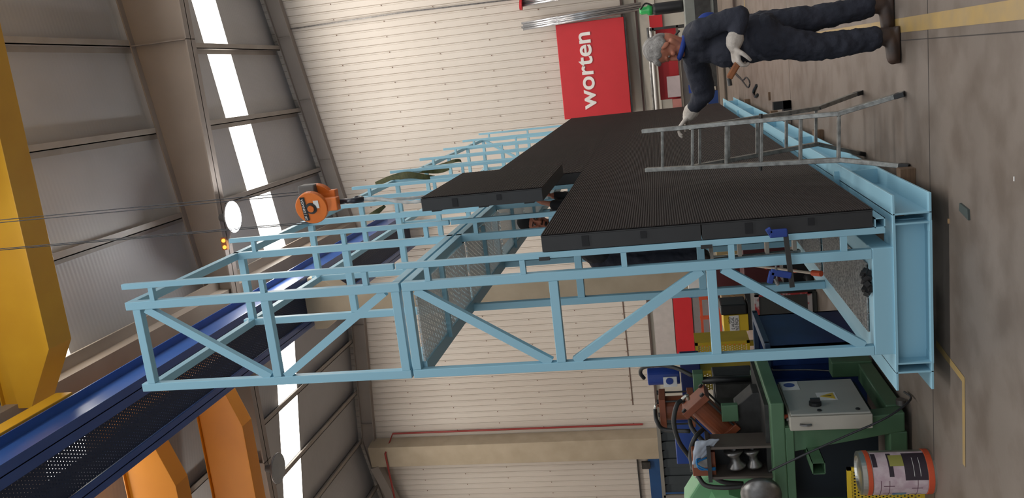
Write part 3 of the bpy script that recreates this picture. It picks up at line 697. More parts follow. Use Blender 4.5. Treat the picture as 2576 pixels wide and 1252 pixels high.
rp_ = at(1650, 54, 23.6); small(wallbox(rp_.x+.18, rp_.x-.18, rp_.z-.17, rp_.z+.17, .0, .05), 'plate', M_RED, 'small red plate on the back wall below the red sign, beside the gas bottle', 'plate', (rp_.x, 23.7, rp_.z))

# ------------------------------------------------------------------ lamps
def highbay(px, py, on, lab):
    p = at(px, py, 16.35); t = thing('high_bay_lamp', (p.x, p.y, 10.86), lab, 'lamp')
    z = p.z
    MB().rev([(.03, .26), (.07, .25), (.10, .12), (.34, -.02), (.34, -.05), (.33, -.05), (.09, .10), (0, .10)], (p.x, p.y, 10.60), n=28).build('reflector', mat('lamp_housing', (.25, .25, .26), .4, .5), t, smooth=True)
    MB().rev([(0, .0), (.325, .0), (.325, -.012), (0, -.02)], (p.x, p.y, 10.555), n=28).build('lens', glow('lamp_light', (1, 1, .98), 60) if on else mat('unlit_lens', (.30, .33, .35), .3), t)
    return t
highbay(552, 548, True, 'brightly lit white high bay lamp under the roof rafter beside the amber signal lamp')
lt = highbay(668, 1178, False, 'unlit grey disc lamp on the rafter beyond the orange cranes')
pl = bpy.data.lights.new('high_bay_light', 'POINT'); pl.energy = 220; pl.shadow_soft_size = .25; plo = bpy.data.objects.new('high_bay_light', pl); plo.location = (at(552, 548, 16.35).x, 16.35, 10.4); col.objects.link(plo)
p = at(558, 612, 16.3); t = thing('signal_lamp', (p.x, 16.25, 10.72), 'small amber twin signal lamp hanging beside the bright high bay lamp', 'lamp')
B(p.x-.13, p.x+.13, 16.22, 16.3, 10.74, 10.86).build('lamp_box', mat('amber_box', (.35, .16, .06), .5), t)
for dx in (-.07, .07): MB().cyl((p.x+dx, 16.20, 10.79), (p.x+dx, 16.22, 10.79), .04, n=12).build('amber_lens', glow('amber', (1, .35, .05), 2.5), t)

# ------------------------------------------------------------------ tube bending machine, lower left bay
mc = thing('bending_machine', (-3.0, 6.2, 0), 'green hydraulic bending machine with brown cylinders beside the near end of the blue frame', 'machine')
X0 = -2.70
f = MB(); f.prism([(-2.80, .93), (-3.02, .93), (-2.87, .05), (-2.72, .05)], 1, 6.2, 6.33); f.build('frame_post', M_GREEN, mc, bev=.01)
B(-3.62, -3.45, 6.2, 6.33, .03, .93).build('frame_post', M_GREEN, mc, bev=.01)
B(-2.84, -2.70, 7.25, 7.4, .03, .36).build('frame_post', M_GREEN, mc, bev=.01)
B(-3.62, -2.874, 6.205, 6.36, .032, .158).build('frame_rail', M_GREEN, mc, bev=.01)
B(-2.87, -2.715, 6.334, 7.245, .031, .15).build('frame_rail', M_GREEN, mc, bev=.01)
B(-3.62, -2.60, 6.18, 7.42, .90, 1.0).build('table_top', M_GREEN, mc, bev=.01)
B(-3.62, -2.80, 6.18, 6.22, .84, .90).build('apron', M_GREEN, mc, bev=.005)
B(-3.6, -2.9, 6.5, 7.3, .17, .80).build('inner_block', mat('dark_block', (.012, .02, .03), .6), mc)  # dark block filling the inside of the base
tu = at(2060, 1178, 5.95)
tb = MB(); 
for (a, b, c, d_) in ((-.045, .045, -.045, -.04), (-.045, .045, .04, .045), (-.045, -.04, -.045, .045), (.04, .045, -.045, .045)): tb.box(tu.x+a, tu.x+b, 5.95, 6.5, tu.z+c, tu.z+d_)
tb.build('tube_stub', M_GREEN, mc)
MB().cyl((-2.70, 6.30, .05), (-2.66, 6.30, .05), .035, n=20).build('levelling_foot', M_STEEL, mc)
# electrical cabinet on the side
cb = B(-2.80, -2.69, 6.12, 6.80, .29, .87).build('control_cabinet', M_CABG, mc, bev=.006)
B(-2.688, -2.672, 6.13, 6.79, .30, .86).build('cabinet_door', mat('door_grey', (.40, .39, .35), .45, c2=(.36, .35, .31), scale=3), cb, bev=.004)
MB().cyl((-2.672, 6.29, .66), (-2.645, 6.29, .66), .045, n=20).box(-2.66, -2.62, 6.275, 6.305, .625, .695).build('rotary_switch', M_BLK, cb)
for z in (.38, .65): MB().cyl((-2.672, 6.18, z), (-2.664, 6.18, z), .016, n=12).build('door_lock', M_BLK, cb)
B(-2.671, -2.669, 6.60, 6.78, .72, .85).build('safety_sticker', M_WHITE, cb)
MB().cyl((-2.669, 6.70, .79), (-2.667, 6.70, .79), .043, n=24).build('safety_sticker', M_ROYAL, cb)
B(-2.671, -2.669, 6.37, 6.52, .48, .62).build('warning_sticker', M_WHITE, cb)
MB().prism([(6.385, .495), (6.505, .495), (6.445, .60)], 0, -2.669, -2.667).build('warning_sticker', M_YEL, cb)
MB().prism([(6.438, .515), (6.452, .515), (6.445, .575)], 0, -2.667, -2.666).build('warning_sticker', M_TXTK, cb)
MB().tube(curve_pts([(-2.75, 6.118, .80), (-2.75, 6.10, .76), (-2.75, 6.105, .72)]), .01, n=6).build('latch', M_STEEL, cb)
MB().cyl((-2.74, 6.25, .87), (-2.74, 6.25, .90), .016, n=12).build('push_button', M_ORED, cb)
MB().cyl((-2.74, 6.20, .87), (-2.74, 6.20, .885), .014, n=12).build('push_button', M_STEEL, cb)
# cylinders
def hyd(c, d, ln, wd, name):
    c = Vector(c); d = Vector(d).normalized(); y = Vector((0, 1, 0)); x = y.cross(d).normalized(); R = Matrix((x, y, d)).transposed()
    b = MB().cyl(c-d*ln/2, c+d*ln/2, wd*.40, n=24).build(name, M_BROWN, mc)
    for s in (-1, 1):
        MB().obox(c+d*s*(ln/2-.025), (wd/2, wd/2, .028), R).build('end_block', M_BROWN, b, bev=.004)
    for sx in (-1, 1):
        for sy in (-1, 1):
            q = c + x*sx*wd*.4 + y*sy*wd*.4
            MB().cyl(q-d*ln/2, q+d*ln/2, .009, n=8).build('tie_rod', M_DARKST, b)
            MB().cyl(q-d*(ln/2+.022), q-d*(ln/2-.004), .020, n=6).build('tie_rod_nut', M_BLK, b)
c1 = at(1788, 1045, 6.75); hyd(c1, at(1830, 1085, 6.75)-at(1745, 1005, 6.75), .40, .25, 'hydraulic_cylinder')
c2 = at(1703, 1025, 7.3); hyd(c2, (0, 0, -1), .30, .27, 'hydraulic_cylinder')
# V block under the main cylinder, green block
v = MB(); v.prism([(c1.x-.28, 1.0), (c1.x+.22, 1.0), (c1.x+.22, 1.08), (c1.x+.10, 1.22), (c1.x-.02, 1.22), (c1.x-.24, 1.42), (c1.x-.28, 1.38)], 1, 6.66, 6.86); v.build('v_block', M_DARKST, mc, bev=.005)
g0 = at(1835, 1040, 6.6); B(g0.x-.07, g0.x+.07, 6.6, 6.66, g0.z-.07, g0.z+.06).build('guide_block', M_GREEN, mc, bev=.005)
B(-3.35, -2.66, 6.3, 7.3, 1.0, 1.03).build('slide_plate', M_DARKST, mc)
# roller head
for x in (-2.985, -3.235): B(x-.010, x+.010, 6.26, 6.50, 1.0, 1.46).build('side_plate', mat('worn_plate', (.16, .13, .11), .5, .4), mc)
B(-3.26, -2.96, 6.24, 6.52, 1.455, 1.485).build('head_plate', M_DARKST, mc)
B(-3.225, -2.995, 6.47, 6.49, 1.0, 1.455).build('back_plate', M_BLK, mc)
for z, r in ((1.27, .075), (1.13, .06)):
    c = Vector((-3.11, 6.34, z)); MB().rev([(r*.3, -.07), (r, -.07), (r, -.055), (r*.55, -.02), (r*.55, .02), (r, .055), (r, .07), (r*.3, .07)], c, ax=(1, .0, .15), n=24).build('forming_roller', M_STEEL, mc, smooth=True)
b0 = at(1770, 1160, 6.35)
vb = MB().obox((b0.x, 6.36, b0.z), (.10, .06, .09), Matrix.Identity(3)).build('valve_block', M_BROWN, mc, bev=.006)
B(b0.x-.02, b0.x+.12, 6.285, 6.30, b0.z-.03, b0.z+.08).build('valve_cover', mat('valve_plate', (.38, .35, .32), .4, .4), vb)
M_BTUBE = mat('blue_air_line', (.02, .22, .55), .4)
for i, dy in enumerate((0, 14)):
    MB().tube(curve_pts([at(1765+dy, 1150, 6.28), at(1752, 1158+dy/2, 6.22), at(1762+dy, 1180, 6.24), at(1800, 1176+dy/3, 6.28)]), .007, n=6).build('air_line', M_BTUBE, vb, smooth=True)
# hoses
def hose(P, r=.019, name='hydraulic_hose', m=M_HOSE): MB().tube(curve_pts(P), r, n=10).build(name, m, mc, smooth=True)
hose([at(1716, 1006, 6.6), at(1703, 1018, 6.55), at(1695, 1060, 6.5), at(1708, 1110, 6.5), at(1738, 1155, 6.55), at(1742, 1185, 6.5)])
hose([at(1768, 1080, 6.6), at(1750, 1098, 6.5), at(1738, 1130, 6.5), at(1740, 1165, 6.45), at(1752, 1190, 6.4)])
hose([at(1648, 1030, 7.2), at(1652, 1058, 7.1), at(1672, 1080, 7.1), at(1735, 1084, 7.0)])
hose([at(1620, 951, 7.8), at(1611, 938, 7.75), at(1618, 924, 7.7), at(1655, 918, 7.6), at(1700, 925, 7.5), at(1745, 946, 7.4)])
hose([at(1735, 1056, 7.0), at(1742, 1078, 6.9), at(1770, 1110, 6.85), at(1790, 1120, 6.8)])
hose([at(1755, 1195, 6.4), at(1775, 1220, 6.35), at(1820, 1226, 6.3), at(1880, 1222, 6.3)])
hose([at(1790, 1195, 6.45), at(1820, 1212, 6.4), at(1870, 1216, 6.4)])
for P in ([at(1732, 1003, 6.62), at(1728, 994, 6.58), at(1716, 1004, 6.58)], [at(1662, 1022, 7.25), at(1650, 1020, 7.2), at(1648, 1034, 7.2)], [at(1756, 1190, 6.42), at(1748, 1186, 6.4), at(1753, 1200, 6.4)]):
    hose(P, .014, 'hose_elbow', M_TIN)
# motor and pump
m0 = at(1668, 945, 8.0); mot = MB().cyl((m0.x, 8.0, m0.z-.16), (m0.x, 8.0, m0.z+.15), .085, n=24).build('motor', M_ROYAL, mc, bev=.01)
B(m0.x-.08, m0.x+.02, 7.905, 7.915, m0.z-.13, m0.z+.0).build('motor_sticker', M_WHITE, mot)
MB().cyl((m0.x-.02, 7.9, m0.z-.06), (m0.x-.02, 7.904, m0.z-.06), .035, n=16).build('motor_sticker', M_ROYAL, mot)
B(m0.x-.18, m0.x+.14, 7.9, 8.3, m0.z-.36, m0.z-.17).build('pump_block', mat('deep_blue', (.012, .02, .11), .45), mc, bev=.01)
q, r_ = at(1800, 1165, 7.5), at(1695, 1060, 7.5); B(q.x, r_.x, 7.5, 7.9, q.z, r_.z).build('pump_tank', M_ROYAL, mc, bev=.01)
B(q.x+.1, r_.x-.1, 7.55, 7.8, 1.03, q.z).build('tank_foot', M_DARKST, mc)
# green arms and black shaft behind
for x_ in (1757, 1903):
    q = at(x_, 965, 7.35); B(q.x-.13, q.x+.11, 7.3, 7.42, q.z-.045, q.z+.045).build('arm', M_GREEN, mc, bev=.006)
q, r_ = at(1765, 957, 7.33), at(1895, 952, 7.33); MB().cyl(q, r_, .032, n=16).build('shaft', M_BLK, mc, smooth=True)
B(-3.25, -2.85, 7.45, 7.7, 1.0, 1.35).build('rear_block', M_DARKST, mc, bev=.01)
B(-2.98, -2.86, 7.26, 7.42, .97, 1.34).build('arm_column', M_DARKST, mc)
# rag
rg = MB(); random.seed(8); n_ = 7
cc = at(1752, 1128, 6.42)
for i in range(n_+1):
    for j_ in range(n_+1):
        u, v_ = i/n_, j_/n_; q = at(1742+16*v_+46*u*v_+8*u, 1168-58*u, 6.24)
        rg.v.append((q.x+random.uniform(-.006, .006), 6.24+.05*v_+random.uniform(-.018, .018), q.z+random.uniform(-.008, .008)))
for i in range(n_):
    for j_ in range(n_): a = i*(n_+1)+j_; rg.f.append((a, a+1, a+n_+2, a+n_+1))
o = rg.build('rag', mat('rag_cloth', (.50, .54, .62), .9), org=(cc.x, 6.25, 1.49), smooth=True, sub=1); o.modifiers.new('so', 'SOLIDIFY').thickness = .01
tag(o, 'crumpled pale blue rag on top of the roller head of the green machine', 'rag')
# green cowl, left of the roller head
gc = thing('machine_cowl', (-3.5, 6.7, 1.0), 'rounded light green metal cowl behind the roller head, cut by the bottom photo edge', 'machine')
M_GREEN3 = mat('cowl_green', (.17, .40, .19), .45, c2=(.13, .32, .15), scale=3)
c0 = at(1800, 1225, 6.75)
MB().prism([(c0.x+.17, 1.0), (c0.x+.20, 1.36), (c0.x+.08, 1.55), (c0.x-.12, 1.68), (c0.x-.40, 1.70), (c0.x-.60, 1.60), (c0.x-.60, 1.0)], 1, 6.7, 7.0).build('cowl_body', M_GREEN3, gc, bev=.02)
MB().rev([(0, 0), (.19, 0), (.15, -.10), (0, -.10)], (c0.x-.14, 6.70, 1.32), ax=(0, 1, 0), n=8).build('cowl_boss', M_GREEN3, gc)
MB().rev([(0, -.05), (.07, -.05), (.15, -.01), (.15, .03), (.06, .05), (0, .05)], at(1915, 1245, 6.05), ax=(.3, 1, 0), n=28).build('hand_wheel', M_STEEL, mc, smooth=True)

# yellow guard cages: solid side plate, mesh towards the camera
M_CAGE = holed('cage_mesh', (.62, .42, .02), .024, .024, .006, 0, .5, 'XZ')
def cage(pxa, pxb, pya, pyb, Y, dep, lab):
    a, b = at(pxb, pyb, Y), at(pxa, pya, Y); x0, x1, z0, z1 = a.x, b.x, a.z, b.z
    t = thing('mesh_guard', ((x0+x1)/2, Y, 0), lab, 'guard')
    B(x0, x1-.01, Y, Y+.003, z0, z1).build('mesh_panel', M_CAGE, t)
    B(x1-.006, x1, Y, Y+dep, z0, z1).build('side_plate', M_YEL, t)
    fr = B(x0, x1, Y-.012, Y, z1-.03, z1).box(x0, x1, Y-.012, Y, z0, z0+.03).box(x1-.03, x1, Y-.012, Y, z0, z1); fr.build('guard_frame', M_YEL, t)
    B(x0+.02, x0+.07, Y+.01, Y+.06, 0, z0).build('leg', M_YEL, t); B(x1-.07, x1-.02, Y+.01, Y+.06, 0, z0).build('leg', M_YEL, t)
cage(1748, 1888, 862, 900, 8.9, .34, 'yellow guard with solid side plate, the farther one, seen through the blue frame')
cage(1757, 1913, 932, 975, 7.95, .30, 'yellow guard with solid side plate, the nearer one, beside the green press arms')
b3 = atz(2330, 1245, 0)
t = thing('mesh_guard', (-3.3, 5.95, 0), 'low yellow mesh guard behind the paint drum at the photo edge', 'guard')
B(-3.62, -3.02, 5.93, 5.932, .02, .50).build('mesh_panel', M_CAGE, t); B(-3.63, -3.01, 5.925, 5.945, 0, .03).box(-3.63, -3.01, 5.925, 5.945, .49, .52).box(-3.03, -3.01, 5.925, 5.945, 0, .52).build('guard_frame', M_YEL, t)

# paint drum
dc = (-2.975, 5.78); pd = thing('paint_drum', (dc[0], dc[1], 0), 'tin drum with orange rims and a spattered pink-white and black paper wrap', 'drum')
MB().rev([(0, 0), (.148, 0), (.150, .02), (.148, .03), (.148, .43), (.152, .44), (.150, .47), (.12, .475), (.115, .46), (0, .46)], (*dc, 0), n=40).build('drum_body', M_TIN, pd, smooth=False)
MB().rev([(.1485, .012), (.1525, .015), (.1525, .05), (.1485, .053)], (*dc, 0), n=40).build('rim_band', M_ORED, pd)
MB().rev([(.1485, .405), (.1525, .408), (.1525, .435), (.1485, .438)], (*dc, 0), n=40).build('rim_band', M_ORED, pd)
def wrap(name, m, a0, a1, z0, z1, r=.1500):
    n = max(3, int((a1-a0)/6)); mb = MB()
    for i in range(n+1):
        a = math.radians(a0+(a1-a0)*i/n); mb.v += [(dc[0]+r*math.cos(a), dc[1]+r*math.sin(a), z0), (dc[0]+r*math.cos(a), dc[1]+r*math.sin(a), z1)]
    for i in range(n): mb.f.append((2*i, 2*i+2, 2*i+3, 2*i+1))
    return mb.build(name, m, pd)
M_PINKW = mat('paper_wrap', (.62, .50, .52), .7, c2=(.50, .36, .40), scale=14, amt=.2)
wrap('paper_label', M_PINKW, 180, 360, .055, .402)
wrap('dark_label', mat('plum_black', (.035, .022, .032), .6), 275, 352, .055, .20, .1508)
wrap('dark_label', MATS['plum_black'], 285, 352, .27, .30, .1508)
wrap('dark_label', MATS['plum_black'], 310, 352, .37, .40, .1508)
wrap('photo_label', mat('label_photo', (.16, .35, .38), .5, c2=(.06, .05, .35), scale=12, amt=.2), 205, 232, .19, .28, .1510)
wrap('yellow_label', mat('label_yellow', (.35, .33, .08), .6), 312, 345, .20, .29, .1512)
tk = mat('tyre_marks', (.14, .05, .08), .7)
for z in (.12, .30, .355): wrap('scribble', tk, 190, 275, z, z+.004, .1506)
for z in (.10, .14): wrap('scribble', M_WHITE, 285, 335, z, z+.003, .1514)
for a in (222, 250): wrap('scribble', tk, a, a+2, .09, .16, .1507); wrap('scribble', tk, a+8, a+10, .27, .34, .1507)

# ------------------------------------------------------------------ stuff standing in the left bay
bn = thing('skip_container', (-3.0, 8.3, 0), 'dark blue open steel skip standing behind the lower left of the blue frame', 'container')
s1 = MB(); SY0, SY1 = 7.62, 8.62
for (a, b, c, d_, e, f_) in ((-3.52, -2.66, SY0, SY0+.03, .03, .84), (-3.52, -2.66, SY1-.03, SY1, .03, .84), (-3.52, -3.49, SY0, SY1, .03, .84), (-2.69, -2.66, SY0, SY1, .03, .84), (-3.52, -2.66, SY0, SY1, .0, .03)): s1.box(a, b, c, d_, e, f_)
s1.build('tub', M_BIN, bn)
rmm = MB()
for (a, b, c, d_) in ((-3.55, -2.62, SY0-.04, SY0+.04), (-3.55, -2.62, SY1-.04, SY1+.04), (-3.55, -3.46, SY0, SY1), (-2.71, -2.62, SY0, SY1)): rmm.box(a, b, c, d_, .82, .87)
rmm.build('rim', mat('rim_blue', (.03, .06, .12), .5), bn, bev=.006)
for x in (-3.30, -3.0, -2.80): B(x-.03, x+.03, SY0-.03, SY0, .03, .82).build('rib', M_BIN, bn)
cv = thing('ribbed_hood', (-4.35, 9.1, 0), 'dark ribbed metal hood with a pale edge strip, behind the brown cylinders', 'hood')
hb = MB()
for i in range(8): x = -3.98-i*.105; hb.prism([(x, .9), (x-.02, .9), (x-.10, .9), (x-.10, 1.90), (x-.02, 1.90), (x, 1.86)], 1, 9.0+.012*(i % 2), 9.5)
hb.build('ribbed_panel', mat('hood_dark', (.055, .06, .06), .6, c2=(.04, .045, .045), scale=4), cv)
B(-4.86, -3.93, 8.97, 9.52, 1.90, 1.94).box(-4.87, -4.83, 8.97, 9.0, .9, 1.92).build('edge_strip', mat('strip_beige', (.28, .24, .19), .6), cv)
for x in (-4.8, -4.0): B(x-.03, x+.03, 9.2, 9.26, 0, .9).build('leg', M_DARKST, cv)

cr = thing('tool_cabinet', (-3.1, 10.1, 0), 'dark grey metal cabinet edged with stained red and white tape', 'cabinet')
B(-3.35, -2.85, 10.0, 10.6, .0, .70).build('cabinet_body', mat('dull_grey', (.06, .06, .055), .5, c2=(.045, .045, .042), scale=5), cr, bev=.01)
B(-3.36, -2.84, 9.985, 10.0, .66, .71).build('edge_tape', M_TAPE, cr); B(-3.36, -2.84, 9.985, 10.0, .06, .11).build('edge_tape', M_TAPE, cr); B(-2.86, -2.84, 9.985, 10.0, .06, .71).build('edge_tape', M_TAPE, cr)
yb = thing('parking_box', (-3.48, 11.0, .0), 'yellow box with a torn NO PAGA notice and a black top', 'box')
p_, q_ = at(1822, 835, 11.0), at(1882, 790, 11.0)
yf = B(p_.x, q_.x, 11.0, 11.4, q_.z, p_.z).build('yellow_face', M_YEL, yb, bev=.006)
B(p_.x, q_.x+.16, 11.02, 11.42, .55, q_.z-.002).build('lower_body', M_DARKST, yb)
B(p_.x+.03, q_.x-.02, 11.03, 11.38, 0.0, .55).build('stand', M_DARKST, yb)
B(q_.x+.002, q_.x+.14, 11.0, 11.4, q_.z+.01, p_.z+.03).build('black_top', M_BLK, yb, bev=.02)
xm = p_.x; W_ = q_.x-p_.x
B(xm+.005, q_.x-.005, 10.994, 10.999, p_.z-.195, p_.z-.075).build('notice', M_WHITE, yf)
text('NO PAGA', 'lettering', M_TXTK, yf, (xm+.02, 10.993, p_.z-.188), (1, 0, 0), (0, 0, 1), width=W_-.06, height=.042, th=.001, bold=.01)
text('E ALCAL', 'lettering', M_TXTK, yf, (xm+.035, 10.993, p_.z-.135), (1, 0, 0), (0, 0, 1), width=W_-.06, height=.038, th=.001, bold=.01)
text('ARIO', 'lettering', M_TXTK, yf, (xm+.11, 10.993, p_.z-.09), (1, 0, 0), (0, 0, 1), width=W_-.13, height=.03, th=.001, bold=.01)
# red rack behind
rr_ = thing('red_rack', (-6.5, 20, 0), 'low orange-red steel rack in front of the grey wall panel', 'rack')
for y_, z0_, z1_ in ((750, .2, 1.0), (800, .2, 1.0), (868, .2, 1.0)):
    q = at(1765, y_, 20); B(q.x-.04, q.x+.04, 20, 20.08, 0, 1.05).build('rack_post', M_ORED, rr_)
qa, qb = at(1765, 745, 20), at(1765, 872, 20)
for z in (.55, .78, .98): B(qb.x, qa.x, 20.01, 20.06, z, z+.06).build('rack_beam', M_ORED, rr_)
qc = at(1750, 750, 19.5); small(B(qc.x-.12, qc.x+.14, 20.0, 20.3, 1.05, 1.27), 'plastic_crate', mat('azure', (.01, .20, .48), .5), 'small bright blue crate on the red rack beside the column', 'crate', (qc.x, 20.15, 1.05))

# clutter seen through the frame
def clutter(px0, px1, py0, py1, Y, dep, name, m, lab, cat, floor=True):
    a, b = at(px1, py1, Y), at(px0, py0, Y)
    z0 = 0 if floor else a.z
    return small(B(a.x, b.x, Y, Y+dep, max(z0, 0), b.z), name, m, lab, cat, ((a.x+b.x)/2, Y+dep/2, max(z0, 0)), bev=.01)
clutter(1790, 1880, 668, 745, 13.5, .6, 'metal_cabinet', M_MAROON, 'maroon metal cabinet standing behind the upper diagonal of the lower frame', 'cabinet')
clutter(1868, 1995, 628, 735, 12.2, .7, 'metal_cabinet', mat('dark_maroon', (.075, .010, .014), .5), 'long dark maroon chest behind the ladder steps in the frame', 'cabinet')
clutter(1800, 1838, 608, 640, 14.6, .4, 'wall_box', M_YEL if False else mat('cream_yellow', (.50, .38, .18), .6), 'cream yellow box with red buttons behind the ladder steps', 'box')
clutter(1752, 1775, 712, 735, 16.0, .3, 'canister', M_CREAM, 'cream plastic canister beside the foot of the concrete column', 'canister')
clutter(1730, 1752, 700, 730, 15.0, .3, 'canister', M_WHITE, 'white plastic canister near the column foot, angular top', 'canister')
clutter(1815, 1850, 748, 785, 12.8, .4, 'carton', M_CARD, 'brown carton leaning behind the yellow notice box', 'carton')
clutter(1790, 1830, 742, 770, 14.0, .3, 'green_bin', mat('deep_green', (.01, .05, .02), .6), 'dark green bin standing behind the cartons', 'bin')
clutter(1905, 1990, 745, 790, 10.9, .4, 'tool_case', mat('slate_case', (.05, .07, .075), .5), 'slate grey tool case with pale latches behind the taped cabinet', 'case')
clutter(1968, 2000, 655, 712, 10.4, .3, 'speaker_box', M_BLK, 'matt black box between the clamp and the ladder steps', 'box')
for i, (a, b, Y) in enumerate((((1830, 738), (1905, 775), 11.8), ((1862, 700), (1890, 760), 12.0))):
    pa, pb = at(*a, Y), at(*b, Y); pb = pa+(pb-pa)*(pa.z/(pa.z-pb.z)*.985)
    small(MB().bar(pa, pb, .03, .02), 'plank', M_WOODL, ['slanting light wooden lath above the yellow notice box', 'upright light wooden lath between the maroon cabinets'][i], 'lath', tuple(at(*b, Y)))
q = at(2010, 745, 10.2); small(MB().tube(curve_pts([(q.x-.2, 10.2, .03), (q.x, 10.1, .05), (q.x+.2, 10.25, .04), (q.x+.1, 10.5, .05), (q.x-.15, 10.45, .04), (q.x-.1, 10.1, .1)]), .045, n=8), 'hose_coil', M_HOSE, 'coiled black hose on the floor behind the lower diagonal', 'hose', (q.x, 10.2, 0), smooth=True)
q = at(1610, 654, 13); tag(MB().cyl(q, (at(1725, 656, 13).x, 13, 0), .022, n=10).build('roller_tube', M_TIN, org=tuple(at(1725, 656, 13))), 'long shiny metal tube standing upright by the second worker', 'tube')
small(MB().tube(curve_pts([at(2275, 985, 6.3), at(2290, 1005, 6.1), at(2230, 1050, 6.0), at(2130, 1095, 6.0), at(2030, 1140, 6.0), at(1935, 1185, 6.1)]), .008, n=6), 'power_cable', M_CABLE, 'black cable sagging across the front of the green machine', 'cable', (-2.9, 6.0, .3), smooth=True)
small(MB().tube(curve_pts([at(1943, 925, 7.6), at(1948, 930, 7.6), at(2050, 930, 7.55), at(2200, 940, 7.3)]), .007, n=6), 'thin_wire', M_STEEL, 'thin grey wire hanging in front of the dark blue skip', 'wire', (-3.0, 7.6, .2), smooth=True)

# ------------------------------------------------------------------ people
def cap(mb, p, q, r1, r2, n=14, sx=1., flat=None):
    """tapered capsule from p to q; flat = (axis, factor) squashes it along a world axis"""
    p = Vector(p); q = Vector(q); d = q-p; L = d.length; z = d.normalized() if L > 1e-6 else Vector((0, 0, 1))
    t = Vector((0, 0, 1)) if abs(z.z) < .9 else Vector((1, 0, 0)); x = t.cross(z).normalized(); y = z.cross(x)
    rows = [(-r1*math.cos(a), r1*math.sin(a)) for a in (0.01, .5, 1.0, PI/2)] + [(L+r2*math.sin(a), r2*math.cos(a)) for a in (0, .57, 1.07, PI/2-.01)]
    vs = []
    for h, r in rows:
        for k in range(n):
            a = 2*PI*k/n; o = x*math.cos(a)*r + y*math.sin(a)*r
            if flat: o = o - Vector(flat[0])*(o.dot(Vector(flat[0]))*(1-flat[1]))
            vs.append(p + z*h + o)
    m = len(rows); fs = [(i*n+k, i*n+(k+1) % n, (i+1)*n+(k+1) % n, (i+1)*n+k) for i in range(m-1) for k in range(n)]
    fs += [tuple(range(n-1, -1, -1)), tuple(range((m-1)*n, m*n))]
    return mb.add(vs, fs)
def ell(mb, c, rx, ry, rz, R=None, n=16, m=10):
    c = Vector(c); R = R or Matrix.Identity(3); vs = []
    for i in range(m+1):
        a = -PI/2+PI*i/m; a = max(-PI/2+.02, min(PI/2-.02, a))
        for k in range(n):
            b = 2*PI*k/n; vs.append(c + R @ Vector((rx*math.cos(a)*math.cos(b), ry*math.cos(a)*math.sin(b), rz*math.sin(a))))
    fs = [(i*n+k, i*n+(k+1) % n, (i+1)*n+(k+1) % n, (i+1)*n+k) for i in range(m) for k in range(n)] + [tuple(range(n-1, -1, -1)), tuple(range(m*n, (m+1)*n))]
    return mb.add(vs, fs)
def chain(mb, pts, rs, **k):
    for i in range(len(pts)-1): cap(mb, pts[i], pts[i+1], rs[i], rs[i+1], **k)
    return mb
def melt(mb, name, m, parent, vox=.008, it=6, fac=.5, disp=None):
    """fuse the overlapping volumes into one continuous skin"""
    o = mb.build(name, m, parent, smooth=True)
    r = o.modifiers.new('remesh', 'REMESH'); r.mode = 'VOXEL'; r.voxel_size = vox; r.use_smooth_shade = True
    s = o.modifiers.new('smooth', 'SMOOTH'); s.factor = fac; s.iterations = it
    if disp:
        tx = bpy.data.textures.new('folds', 'CLOUDS'); tx.noise_scale = disp[0]; dm = o.modifiers.new('folds', 'DISPLACE'); dm.texture = tx; dm.strength = disp[1]; dm.mid_level = .5
    return o
def hand(mb, wrist, fwd, palm, size=1., curl=.5, spread=.1, r=.0088, side=1):
    """palm and five fingers. fwd: wrist->knuckles, palm: direction the palm faces, side: +1 thumb at fwd x palm"""
    w_ = Vector(wrist); f = Vector(fwd).normalized(); p = Vector(palm); p = (p - f*p.dot(f)).normalized(); s = f.cross(p)*side
    S = size
    for k in range(-2, 3): cap(mb, w_ + s*k*.012*S, w_ + f*.085*S + s*k*.017*S, .016*S, .0125*S)
    for i, (off, ln, a0) in enumerate(((.036, .072, 0), (.012, .080, .05), (-.012, .075, .1), (-.035, .060, .18))):
        b = w_ + f*.088*S + s*off*S; d = (f + s*off*spread*8).normalized(); c = curl + a0*curl
        P = [b]; a = 0
        for j, seg in enumerate((.46, .30, .24)):
            a += c*(.9 if j else .7); P.append(P[-1] + (d*math.cos(a) + p*math.sin(a))*ln*seg*S)
        chain(mb, P, [r*1.08*S, r*S, r*.93*S, r*.8*S], n=10)
    b = w_ + f*.028*S + s*.030*S; q = b + (f*.5 + s*.75 + p*.35).normalized()*.042*S; q2 = q + (f*.85 + s*.25 + p*(.3+curl*.5)).normalized()*.034*S; q3 = q2 + (f*.9 + p*(.2+curl*.7) - s*.1).normalized()*.026*S
    chain(mb, [b, q, q2, q3], [r*1.5*S, r*1.3*S, r*1.08*S, r*.9*S], n=10)
    return mb
M_SKIN = mat('skin', (.52, .215, .135), .5, c2=(.44, .15, .09), scale=14, spec=.3)
M_OVER = mat('navy_overalls', (.030, .032, .048), .85, c2=(.014, .016, .026), scale=5, bump=.3, bscale=60)
M_COLLAR = mat('blue_collar', (.015, .045, .26), .8)
M_GLOVE = mat('work_glove', (.62, .56, .50), .85, c2=(.42, .36, .31), scale=18, bump=.3)
M_HAIR = mat('grey_hair', (.46, .43, .40), .8, c2=(.20, .18, .165), scale=22, bump=.8, bscale=120, stretch=(1, 3, .4), detail=8)
M_BOOT = mat('work_boot', (.035, .025, .022), .6, c2=(.07, .035, .02), scale=12)

